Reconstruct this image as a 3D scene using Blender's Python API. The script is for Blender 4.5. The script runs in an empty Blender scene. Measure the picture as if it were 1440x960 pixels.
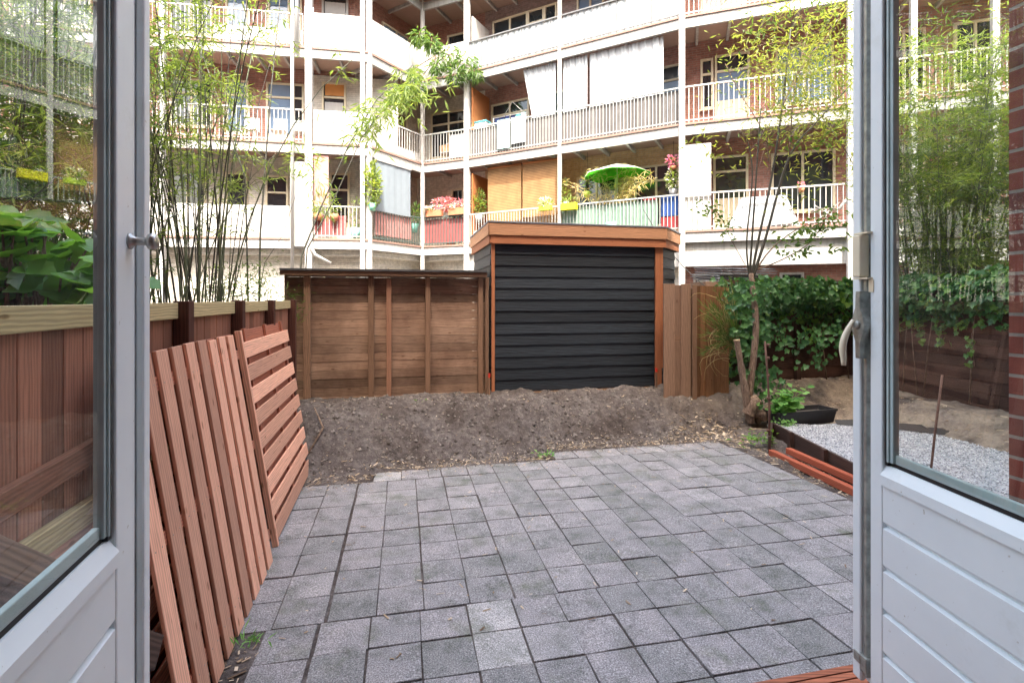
import bpy, math, random
from mathutils import Vector, noise
random.seed(7)
R = math.radians
S = bpy.context.scene
COL = S.collection
rnd = random.random
uni = random.uniform

# ------------------------------------------------------------------ camera, sky, sun, exposure
EYE = 2.03            # metres above the patio
FPX = 705.0           # focal length in photo pixels (1440 wide)
HZ = 420.0            # horizon row in the photo
cam = bpy.data.cameras.new('camera')
cam.sensor_width = 36.0
cam.lens = FPX / 1440 * 36
cam.shift_y = -60 / 1440
cam.clip_start = 0.02
cam.clip_end = 400
camo = bpy.data.objects.new('camera', cam)
camo.location = (0, 0, EYE)
camo.rotation_euler = (R(90), 0, 0)
COL.objects.link(camo)
S.camera = camo

SUN_EL = 60.0
SUN_DX = -0.10        # sideways drift of the light, it travels mostly along +Y
w = bpy.data.worlds.new('World'); S.world = w; w.use_nodes = True
nt = w.node_tree; nt.nodes.clear()
sky = nt.nodes.new('ShaderNodeTexSky'); sky.sky_type = 'NISHITA'; sky.sun_disc = False
bg = nt.nodes.new('ShaderNodeBackground'); bg.inputs[1].default_value = 0.15
wo = nt.nodes.new('ShaderNodeOutputWorld')
nt.links.new(sky.outputs[0], bg.inputs[0]); nt.links.new(bg.outputs[0], wo.inputs[0])
sun = bpy.data.lights.new('sun', 'SUN'); sun.energy = 2.0; sun.angle = R(0.53); sun.color = (1, .95, .87)
suno = bpy.data.objects.new('sun', sun); COL.objects.link(suno)
ld = Vector((SUN_DX, math.sqrt(1 - SUN_DX ** 2), -math.tan(R(SUN_EL)))).normalized()   # direction the light travels
suno.rotation_euler = ld.to_track_quat('-Z', 'Y').to_euler()
sky.sun_elevation = R(SUN_EL)
sky.sun_rotation = math.atan2(-ld.x, -ld.y)     # clockwise from +Y
sky.dust_density = 7.5; sky.air_density = 1.6; sky.ozone_density = 0.
S.view_settings.view_transform = 'Standard'
S.view_settings.look = 'None'
S.view_settings.exposure = 2.7
S.view_settings.gamma = 1.0
S.view_settings.use_curve_mapping = False
try:
    S.cycles.max_bounces = 8; S.cycles.diffuse_bounces = 4; S.cycles.transparent_max_bounces = 12
    S.cycles.transmission_bounces = 6; S.cycles.sample_clamp_indirect = 6
    S.cycles.use_denoising = True
except Exception:
    pass

# ------------------------------------------------------------------ materials
def lin(c):
    return tuple(((x / 255) / 12.92 if x / 255 <= .04045 else ((x / 255 + .055) / 1.055) ** 2.4) for x in c)

class NT:
    def __init__(s, name):
        s.m = bpy.data.materials.new(name); s.m.use_nodes = True
        s.t = s.m.node_tree; s.t.nodes.clear()
        s.out = s.n('OutputMaterial'); s.b = s.n('BsdfPrincipled'); s.l(s.b, 0, s.out, 0)
    def n(s, t, **kw):
        x = s.t.nodes.new('ShaderNode' + t)
        for k, v in kw.items(): setattr(x, k, v)
        return x
    def l(s, a, i, b, j): s.t.links.new(a.outputs[i], b.inputs[j])
    def val(s, node, key, v): node.inputs[key].default_value = v
    def ramp(s, stops):
        r = s.n('ValToRGB'); e = r.color_ramp.elements
        while len(e) > 1: e.remove(e[-1])
        e[0].position = stops[0][0]; e[0].color = (*stops[0][1], 1)
        for p, c in stops[1:]:
            x = e.new(p); x.color = (*c, 1)
        return r
    def mix(s, fac, a, b, mode='MIX'):
        x = s.n('Mix', data_type='RGBA', blend_type=mode)
        for k, v in ((0, fac), (6, a), (7, b)):
            if isinstance(v, tuple): s.t.links.new(v[0].outputs[v[1]], x.inputs[k]) if not isinstance(v[0], float) else setattr(x.inputs[k], 'default_value', (*v, 1))
            else: x.inputs[k].default_value = v
        return x
    def noise(s, vec, scale, detail=4, rough=.55):
        x = s.n('TexNoise'); s.val(x, 'Scale', scale); s.val(x, 'Detail', detail); s.val(x, 'Roughness', rough)
        if vec is not None: s.t.links.new(vec, x.inputs['Vector'])
        return x
    def bump(s, src, strength, dist=.01):
        b = s.n('Bump'); s.val(b, 'Strength', strength); s.val(b, 'Distance', dist)
        s.t.links.new(src, b.inputs['Height']); s.l(b, 0, s.b, 'Normal'); return b
    def geo(s): return s.n('NewGeometry').outputs['Position']
    def attr(s, name='rnd'):
        a = s.n('Attribute'); a.attribute_name = name; return a

def fl(c): return tuple(float(x) for x in c)
def sc(c, k): return tuple(min(1., x * k) for x in c)

def plain(name, c, rough=.5, var=.12, scale=6, metal=0., spec=.5, bump=0.):
    k = NT(name); no = k.noise(k.geo(), scale)
    r = k.ramp([(.25, sc(c, 1 - var)), (.75, sc(c, 1 + var))]); k.l(no, 0, r, 0); k.l(r, 0, k.b, 'Base Color')
    k.val(k.b, 'Roughness', rough); k.val(k.b, 'Metallic', metal); k.val(k.b, 'Specular IOR Level', spec)
    if bump: k.bump(k.noise(k.geo(), scale * 8).outputs[0], bump)
    return k.m

def wood(name, c, dark=.55, grain=1., rough=.65, var=.25, knots=True, stain=None, bump=.25, wave=.5):
    """boards: UV u runs along the board in metres, rnd shifts each board"""
    k = NT(name)
    uv = k.n('UVMap'); at = k.attr()
    mp = k.n('Mapping'); k.l(uv, 0, mp, 'Vector'); k.val(mp, 'Scale', (1.6, 26, 1))
    n1 = k.noise(mp.outputs[0], 2.2 * grain, 5, .6)
    mp2 = k.n('Mapping'); k.l(uv, 0, mp2, 'Vector'); k.val(mp2, 'Scale', (1.1, 7, 1))
    wv = k.n('TexWave', wave_type='RINGS'); k.l(mp2, 0, wv, 0); k.val(wv, 'Scale', 2.3 * grain); k.val(wv, 'Distortion', 6.0); k.val(wv, 'Detail', 2.5); k.val(wv, 'Detail Scale', 1.2)
    mx = k.mix(wave, (n1, 0), (wv, 0))
    r = k.ramp([(.25, sc(c, dark)), (.55, c), (.8, sc(c, 1.22))]); k.l(mx, 2, r, 0)
    vr = k.ramp([(0., (1 - var,) * 3), (1., (1 + var * .6,) * 3)]); k.l(at, 2, vr, 0)
    m2 = k.mix(1., (r, 0), (vr, 0), 'MULTIPLY')
    last = (m2, 2)
    if knots:
        mp3 = k.n('Mapping'); k.l(uv, 0, mp3, 'Vector'); k.val(mp3, 'Scale', (3.2, 9., 1))
        vo = k.n('TexVoronoi'); k.l(mp3, 0, vo, 0); k.val(vo, 'Scale', 1.2)
        kr = k.ramp([(.0, (.32, .22, .16)), (.075, (.5, .4, .32)), (.12, (1, 1, 1))]); k.l(vo, 0, kr, 0)
        m3 = k.mix(.8, last, (kr, 0), 'MULTIPLY'); last = (m3, 2)
    if stain:
        sn = k.noise(k.geo(), 1.6, 5, .6)
        sr = k.ramp([(.36, stain), (.62, (1, 1, 1))]); k.l(sn, 0, sr, 0)
        m4 = k.mix(1., last, (sr, 0), 'MULTIPLY'); last = (m4, 2)
    k.l(last[0], last[1], k.b, 'Base Color'); k.val(k.b, 'Roughness', rough); k.val(k.b, 'Specular IOR Level', .3)
    k.bump(mx.outputs[2], bump, .004)
    return k.m

def brick(name, c1, c2, mortar, paint=None):
    k = NT(name); uv = k.n('UVMap')
    b = k.n('TexBrick'); k.l(uv, 0, b, 0)
    for kk, v in (('Color1', (*c1, 1)), ('Color2', (*c2, 1)), ('Mortar', (*mortar, 1)), ('Scale', 1.), ('Mortar Size', .006), ('Brick Width', .22), ('Row Height', .066), ('Mortar Smooth', .2), ('Bias', 0.)): k.val(b, kk, v)
    n = k.noise(k.geo(), 9, 6, .65); r = k.ramp([(.25, (.62,) * 3), (.7, (1.12,) * 3)]); k.l(n, 0, r, 0)
    m = k.mix(1., (b, 0), (r, 0), 'MULTIPLY'); k.l(m, 2, k.b, 'Base Color'); k.val(k.b, 'Roughness', .85)
    add = k.n('Math', operation='MULTIPLY_ADD'); k.l(b, 1, add, 0); k.val(add, 1, -1.); k.l(n, 0, add, 2)
    k.bump(add.outputs[0], .6, .008)
    return k.m

def leaf(name, c, c2, trans=.45, rough=.45):
    k = NT(name); a = k.attr(); r = k.ramp([(0., c), (1., c2)]); k.l(a, 2, r, 0)
    k.l(r, 0, k.b, 'Base Color'); k.val(k.b, 'Roughness', rough); k.val(k.b, 'Specular IOR Level', .45)
    tr = k.n('BsdfTranslucent'); m2 = k.mix(1., (r, 0), (1.35, 1.3, .6), 'MULTIPLY'); k.l(m2, 2, tr, 0)
    ms = k.n('MixShader'); k.val(ms, 0, trans); k.l(k.b, 0, ms, 1); k.l(tr, 0, ms, 2); k.l(ms, 0, k.out, 0)
    return k.m

def cloth(name, c, trans=.35, folds=None):
    k = NT(name); no = k.noise(k.geo(), 5); r = k.ramp([(.3, sc(c, .93)), (.7, c)]); k.l(no, 0, r, 0); k.l(r, 0, k.b, 'Base Color')
    k.val(k.b, 'Roughness', .9); k.val(k.b, 'Specular IOR Level', .1)
    tr = k.n('BsdfTranslucent'); k.l(r, 0, tr, 0); ms = k.n('MixShader'); k.val(ms, 0, trans); k.l(k.b, 0, ms, 1); k.l(tr, 0, ms, 2); k.l(ms, 0, k.out, 0)
    return k.m

def glass_clear(name):
    """two panes of clear float glass: see-through with a Fresnel reflection, faintly dusty"""
    k = NT(name); k.t.nodes.remove(k.b)
    tr = k.n('BsdfTransparent'); k.val(tr, 0, (.92, .96, .94, 1))
    gl = k.n('BsdfGlossy'); k.val(gl, 'Roughness', .004); k.val(gl, 0, (.95, 1, 1, 1))
    bf = k.n('NewGeometry'); io = k.n('Math', operation='MULTIPLY_ADD'); k.l(bf, 6, io, 0); k.val(io, 1, 1 / 1.5 - 1.5); k.val(io, 2, 1.5)
    fr = k.n('Fresnel'); k.l(io, 0, fr, 0)      # the same reflection seen from either side of the sheet
    mu = k.n('Math', operation='MULTIPLY'); k.l(fr, 0, mu, 0); k.val(mu, 1, 1.1); mu.use_clamp = True
    ms = k.n('MixShader'); k.l(mu, 0, ms, 0); k.l(tr, 0, ms, 1); k.l(gl, 0, ms, 2)
    df = k.n('BsdfDiffuse'); k.val(df, 0, (.6, .65, .65, 1))
    no = k.noise(k.geo(), 3.5, 5, .6); rr = k.ramp([(.45, (.004,) * 3), (.8, (.03,) * 3)]); k.l(no, 0, rr, 0)
    m2 = k.n('MixShader'); k.l(rr, 0, m2, 0); k.l(ms, 0, m2, 1); k.l(df, 0, m2, 2); k.l(m2, 0, k.out, 0)
    return k.m

def paver_mat():
    k = NT('concrete_paver'); a = k.attr(); g = k.geo()
    base = k.ramp([(0., (.185, .19, .19)), (.35, (.225, .224, .232)), (.7, (.255, .248, .258)), (.92, (.285, .282, .29)), (1., (.37, .37, .37))]); k.l(a, 2, base, 0)
    n1 = k.noise(g, 120, 3, .75); r1 = k.ramp([(.33, (.3,) * 3), (.46, (.85,) * 3), (.55, (1.1,) * 3), (.68, (2.1,) * 3)]); k.l(n1, 0, r1, 0)
    m1 = k.mix(1., (base, 0), (r1, 0), 'MULTIPLY')
    n2 = k.noise(g, 5, 6, .65); r2 = k.ramp([(.28, (.5, .54, .48)), (.5, (1.0, 1., 1.)), (.8, (1.3, 1.26, 1.22))]); k.l(n2, 0, r2, 0)
    m2 = k.mix(.9, (m1, 2), (r2, 0), 'MULTIPLY')
    n3 = k.noise(g, 17, 5, .7); r3 = k.ramp([(.6, (0, 0, 0)), (.72, (1, 1, 1))]); k.l(n3, 0, r3, 0)
    n4 = k.noise(g, .9, 2); r4 = k.ramp([(.52, (0, 0, 0)), (.62, (.7, .7, .7))]); k.l(n4, 0, r4, 0)
    mm = k.mix(1., (r3, 0), (r4, 0), 'MULTIPLY')
    m3 = k.mix((mm, 2), (m2, 2), (.4, .4, .38))
    n5 = k.noise(g, 2.2, 5, .7); r5 = k.ramp([(.55, (0, 0, 0)), (.7, (.55,) * 3)]); k.l(n5, 0, r5, 0)
    m4 = k.mix((r5, 0), (m3, 2), (.095, .115, .065))
    k.l(m4, 2, k.b, 'Base Color'); k.val(k.b, 'Roughness', .88); k.val(k.b, 'Specular IOR Level', .25)
    k.bump(n1.outputs[0], .35, .003)
    return k.m

def soil_mat():
    k = NT('garden_soil'); g = k.geo()
    n1 = k.noise(g, 7, 8, .72); r = k.ramp([(.25, (.07, .062, .058)), (.5, (.155, .138, .13)), (.62, (.2, .182, .172)), (.8, (.31, .285, .265))]); k.l(n1, 0, r, 0)
    n2 = k.noise(g, 1.1, 3); r2 = k.ramp([(.35, (.68, .63, .6)), (.65, (1.18, 1.18, 1.2))]); k.l(n2, 0, r2, 0)
    m = k.mix(1., (r, 0), (r2, 0), 'MULTIPLY')
    vo = k.n('TexVoronoi'); k.t.links.new(g, vo.inputs[0]); k.val(vo, 'Scale', 55)
    vr = k.ramp([(.0, (1.9,) * 3), (.16, (1.1,) * 3), (.5, (.8,) * 3)]); k.l(vo, 0, vr, 0)
    m2 = k.mix(.55, (m, 2), (vr, 0), 'MULTIPLY')
    at = k.attr('sand'); m3 = k.mix((at, 2), (m2, 2), (.37, .31, .25))
    n6 = k.noise(g, 14, 6, .7); r6 = k.ramp([(.3, (.55,) * 3), (.7, (1.15,) * 3)]); k.l(n6, 0, r6, 0)
    m4 = k.mix(.6, (m3, 2), (r6, 0), 'MULTIPLY')
    k.l(m4, 2, k.b, 'Base Color'); k.val(k.b, 'Roughness', .97); k.val(k.b, 'Specular IOR Level', .1)
    n7 = k.noise(g, 32, 8, .75); k.bump(n7.outputs[0], 1., .03)
    return k.m

def rndmat(name, stops, rough=.7, spec=.3):
    k = NT(name); a = k.attr(); r = k.ramp(stops); k.l(a, 2, r, 0); k.l(r, 0, k.b, 'Base Color'); k.val(k.b, 'Roughness', rough); k.val(k.b, 'Specular IOR Level', spec)
    return k.m

def stripes(name, c1, c2, per, rough=.6, axis='v', trans=0.):
    """woven slats, or the shade of corrugation as colour stripes, from the UV in metres"""
    k = NT(name); uv = k.n('UVMap'); sp = k.n('SeparateXYZ'); k.l(uv, 0, sp, 0)
    mu = k.n('Math', operation='MULTIPLY'); k.l(sp, 1 if axis == 'v' else 0, mu, 0); k.val(mu, 1, 6.2832 / per)
    si = k.n('Math', operation='SINE'); k.l(mu, 0, si, 0)
    ad = k.n('Math', operation='MULTIPLY_ADD'); k.l(si, 0, ad, 0); k.val(ad, 1, .5); k.val(ad, 2, .5)
    r = k.ramp([(.15, c2), (.5, c1)]); k.l(ad, 0, r, 0)
    no = k.noise(k.geo(), 4, 4); nr = k.ramp([(.3, (.8,) * 3), (.7, (1.1,) * 3)]); k.l(no, 0, nr, 0)
    m = k.mix(1., (r, 0), (nr, 0), 'MULTIPLY'); k.l(m, 2, k.b, 'Base Color'); k.val(k.b, 'Roughness', rough)
    if trans:
        tr = k.n('BsdfTranslucent'); k.l(m, 2, tr, 0); ms = k.n('MixShader'); k.val(ms, 0, trans); k.l(k.b, 0, ms, 1); k.l(tr, 0, ms, 2); k.l(ms, 0, k.out, 0)
    return k.m

def paint_mat():
    k = NT('door_paint'); g = k.geo(); n1 = k.noise(g, 3, 5, .6); r = k.ramp([(.3, (.74, .81, .83)), (.7, (.82, .89, .9))]); k.l(n1, 0, r, 0)
    n2 = k.noise(g, 60, 3, .6); r2 = k.ramp([(.70, (1, 1, 1)), (.76, (.62, .58, .5))]); k.l(n2, 0, r2, 0)
    n3 = k.noise(g, 2.4, 6, .75); r3 = k.ramp([(.56, (1, 1, 1)), (.75, (.84, .83, .79))]); k.l(n3, 0, r3, 0)
    m = k.mix(1., (r, 0), (r2, 0), 'MULTIPLY'); m2 = k.mix(1., (m, 2), (r3, 0), 'MULTIPLY'); k.l(m2, 2, k.b, 'Base Color'); k.val(k.b, 'Roughness', .38)
    k.bump(k.noise(g, 45, 4).outputs[0], .05, .002); return k.m
def bark_mat():
    k = NT('tree_bark'); mp = k.n('Mapping'); k.t.links.new(k.geo(), mp.inputs[0]); k.val(mp, 'Scale', (34, 34, 7))
    n1 = k.noise(mp.outputs[0], 1.5, 6, .7); r = k.ramp([(.3, (.06, .042, .03)), (.5, (.2, .135, .095)), (.72, (.36, .27, .2))]); k.l(n1, 0, r, 0); k.l(r, 0, k.b, 'Base Color'); k.val(k.b, 'Roughness', .9)
    k.bump(n1.outputs[0], 1., .02); return k.m
def aged(name, c, rough=.55, lo=.7):
    k = NT(name); mp = k.n('Mapping'); k.t.links.new(k.geo(), mp.inputs[0]); k.val(mp, 'Scale', (7, 7, .6))
    n1 = k.noise(mp.outputs[0], 1.6, 6, .65); r = k.ramp([(.3, sc(c, lo)), (.55, c), (.8, sc(c, 1.1))]); k.l(n1, 0, r, 0)
    n2 = k.noise(k.geo(), 11, 6, .7); r2 = k.ramp([(.62, (1, 1, 1)), (.74, (.72, .64, .56))]); k.l(n2, 0, r2, 0)
    m = k.mix(.8, (r, 0), (r2, 0), 'MULTIPLY'); k.l(m, 2, k.b, 'Base Color'); k.val(k.b, 'Roughness', rough); return k.m
M = {}
M['door'] = paint_mat()
M['bead'] = plain('glazing_bead', (.4, .5, .5), .4, .2, 8)
M['gasket'] = plain('black_gasket', (.008, .008, .009), .6)
M['steel'] = plain('worn_steel', (.42, .42, .4), .35, .35, 25, metal=.85)
M['brass'] = plain('cream_metal', (.82, .73, .54), .4, .12, 12)
M['oldsteel'] = plain('old_steel', (.34, .35, .32), .4, .4, 40, metal=.55)
M['glass'] = glass_clear('clear_glass')
M['larch'] = wood('larch_slats', (.88, .47, .32), dark=.68, var=.4, knots=True, wave=.28)
M['larchshaded'] = wood('larch_slats_shaded', (.45, .17, .105), dark=.7, var=.2, knots=False)  # same larch, the shade of the gaps darkened into its colour
M['fence'] = wood('stained_fence_boards', (.36, .16, .1), dark=.6, var=.42, knots=False, wave=.25)
M['fencepost'] = wood('dark_stained_post', (.085, .032, .022), dark=.7, var=.2, knots=False)
M['pine'] = wood('treated_pine', (.52, .42, .22), dark=.8, var=.12)
M['oldboard'] = wood('weathered_brown_boards', (.41, .275, .195), dark=.58, var=.4, stain=(.5, .45, .42))
M['oldpost'] = wood('weathered_posts', (.25, .15, .095), dark=.62, var=.3)
M['redpost'] = wood('reddish_post', (.34, .18, .115), dark=.7, var=.1)
M['black'] = wood('black_stained_boards', (.028, .037, .048), dark=.3, grain=.8, rough=.5, var=.35, knots=False, bump=.9)
M['trim'] = wood('orange_douglas_trim', (.42, .165, .08), dark=.72, var=.12)
M['fascia'] = wood('douglas_fascia', (.55, .29, .16), dark=.66, var=.1)
M['deck'] = wood('hardwood_deck', (.36, .12, .062), dark=.65, var=.2, knots=False)
M['greyboard'] = wood('greyed_fence_boards', (.27, .17, .115), dark=.6, var=.25)
M['tanboard'] = wood('tan_fence_boards', (.27, .135, .062), dark=.6, var=.35)
M['darkplank'] = wood('dark_plank_fence', (.095, .05, .036), dark=.6, var=.35, stain=(.45, .42, .4))
M['edging'] = wood('dark_edging', (.075, .045, .035), dark=.6, var=.3, knots=False)
M['redbeam'] = wood('red_beam', (.36, .095, .05), dark=.75, var=.12, knots=False)
M['rust'] = plain('rusty_rod', (.13, .07, .05), .8, .3, 30)
M['slate'] = plain('roof_edge_grey', (.16, .175, .2), .5, .1, 6)
M['felt'] = plain('roof_felt', (.07, .07, .075), .9, .2, 20)
M['paver'] = paver_mat(); M['soil'] = soil_mat()
M['gravel'] = rndmat('gravel_stones', [(0, (.2, .215, .24)), (.5, (.42, .44, .47)), (1, (.68, .7, .72))])
M['gravelbed'] = plain('gravel_bed', (.3, .315, .34), .9, .4, 60, bump=.8)
M['chips'] = rndmat('straw_and_chips', [(0, (.12, .08, .05)), (.5, (.36, .27, .17)), (1, (.62, .53, .4))], .8)
M['clod'] = rndmat('soil_clods', [(0, (.08, .068, .062)), (1, (.26, .235, .215))], .95, .1)
M['plastic'] = plain('black_planter', (.022, .022, .025), .45, .2, 10)
M['culm'] = plain('bamboo_culm', (.105, .125, .072), .5, .4, 9)
M['culm2'] = plain('bamboo_culm_dark', (.05, .048, .035), .5, .4, 9)
M['bark'] = bark_mat()
M['cutwood'] = plain('cut_wood', (.4, .29, .17), .8, .25, 22)
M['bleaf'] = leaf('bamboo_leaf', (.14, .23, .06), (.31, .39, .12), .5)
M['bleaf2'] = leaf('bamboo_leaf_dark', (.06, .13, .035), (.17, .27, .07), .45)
M['tleaf'] = leaf('yellow_green_leaf', (.2, .27, .06), (.37, .4, .12), .5)
M['dry'] = leaf('dry_leaf', (.5, .4, .2), (.7, .62, .36), .4)
M['ivy'] = leaf('ivy_leaf', (.03, .1, .04), (.1, .24, .075), .3, .35)
M['ivy2'] = leaf('young_ivy_leaf', (.1, .24, .04), (.2, .36, .08), .4, .4)
M['fig'] = leaf('fig_leaf', (.07, .2, .04), (.2, .42, .08), .4, .4)
M['balm'] = leaf('herb_leaf', (.1, .28, .06), (.24, .46, .14), .4)
M['pink'] = leaf('pink_maple', (.5, .14, .2), (.75, .34, .42), .4)
M['flowerpink'] = leaf('pink_flower', (.75, .15, .4), (.85, .4, .6), .3)
M['flowerwhite'] = leaf('white_flower', (.75, .7, .75), (.9, .88, .85), .3)
M['white'] = aged('white_paint', (.46, .46, .45), .5, .72)
M['offwhite'] = aged('aged_white_paint', (.37, .37, .36), .55, .65)
M['cream'] = plain('cream_frame', (.6, .54, .4), .5, .06, 5)
M['greyrail'] = plain('grey_rail', (.36, .38, .37), .45, .1, 6)
M['darkbar'] = plain('dark_grey_rail', (.13, .135, .14), .5, .2, 6)
M['darkrail'] = plain('green_black_rail', (.06, .09, .085), .5, .2, 6)
M['pane'] = plain('window_pane', (.022, .028, .033), .04, .3, .7, spec=.9)
M['paneblue'] = plain('pane_sky_reflection', (.16, .24, .36), .05, .3, .9, spec=.9)  # window glass with the sky's blue reflection put into its base colour
M['soffit'] = wood('brown_soffit', (.34, .245, .205), dark=.8, knots=False)
M['lipwood'] = plain('brown_gutter_lip', (.26, .16, .13), .7, .2, 6)
M['redbrick'] = brick('red_brick', (.42, .2, .155), (.31, .145, .115), (.32, .27, .24))
M['purplebrick'] = brick('grey_purple_brick', (.33, .235, .215), (.24, .165, .155), (.3, .28, .27))
M['beigebrick'] = brick('beige_brick', (.56, .42, .24), (.48, .34, .19), (.5, .44, .36))
M['whitebrick'] = brick('white_painted_brick', (.68, .65, .59), (.6, .575, .52), (.46, .44, .39))
M['nearbrick'] = brick('weathered_red_brick', (.27, .06, .036), (.16, .05, .038), (.3, .26, .22))
M['plaster'] = plain('plaster', (.6, .58, .54), .8, .05, 4)
M['floorwood'] = plain('room_floor', (.3, .2, .12), .5, .2, 5)
M['blind'] = stripes('bamboo_blind', (.46, .26, .11), (.25, .13, .055), .05, .7, 'v', .25)
M['corr'] = stripes('white_panel_rib_shade', (.62, .65, .66), (.3, .34, .36), .2, .5, 'u')  # flat panel, shade of the corrugations striped into the colour
M['weathered'] = stripes('weathered_grey_screen', (.15, .14, .14), (.085, .08, .08), .09, .9, 'u')
M['palegreen'] = stripes('pale_green_sheet', (.3, .44, .37), (.22, .34, .28), .12, .5, 'u', .3)
M['curtain'] = cloth('white_curtain', (.58, .62, .66), .3)
M['lace'] = cloth('lace_curtain', (.62, .62, .62), .2)
M['shade'] = cloth('blue_grey_shade', (.26, .31, .36), .2)
M['orange'] = plain('orange_blind', (.55, .24, .07), .7, .1, 5)
M['brownblind'] = plain('brown_blind', (.2, .115, .065), .7, .1, 5)
M['pinkpanel'] = plain('pink_screen', (.42, .2, .19), .7, .2, 12)
M['redpanel'] = plain('wine_red_cloth', (.25, .07, .07), .8, .15, 5)
M['partition'] = wood('orange_partition', (.42, .16, .06), dark=.8, knots=False)
M['umbsunlit'] = cloth('umbrella_top_sunlit', (.78, .82, .72), .3)  # sunlit white of the green parasol's top, put into the colour
M['umbgreen'] = cloth('umbrella_green', (.16, .8, .06), .65)
M['yellow'] = plain('yellow_plastic', (.68, .68, .02), .4, .06, 5)
M['lime'] = plain('lime_pot', (.45, .62, .05), .4, .06, 5)
M['terracotta'] = plain('terracotta', (.42, .17, .09), .8, .12, 9)
M['greypot'] = plain('grey_pot', (.3, .3, .31), .7, .12, 9)
M['greenpot'] = plain('sea_green_pot', (.2, .5, .42), .5, .1, 9)
M['card'] = plain('cardboard', (.48, .31, .18), .8, .1, 9)
M['navy'] = cloth('navy_cloth', (.02, .03, .09), .1)
M['teal'] = cloth('teal_cloth', (.12, .4, .45), .15)
M['flagblue'] = cloth('blue_cloth', (.06, .13, .4), .3)
M['flagred'] = cloth('red_cloth', (.45, .08, .09), .3)
M['mint'] = cloth('mint_towel', (.36, .54, .53), .25)
M['dark'] = plain('black_thing', (.02, .02, .022), .6)
M['redpaint'] = plain('red_paint', (.6, .04, .02), .5)

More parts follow.
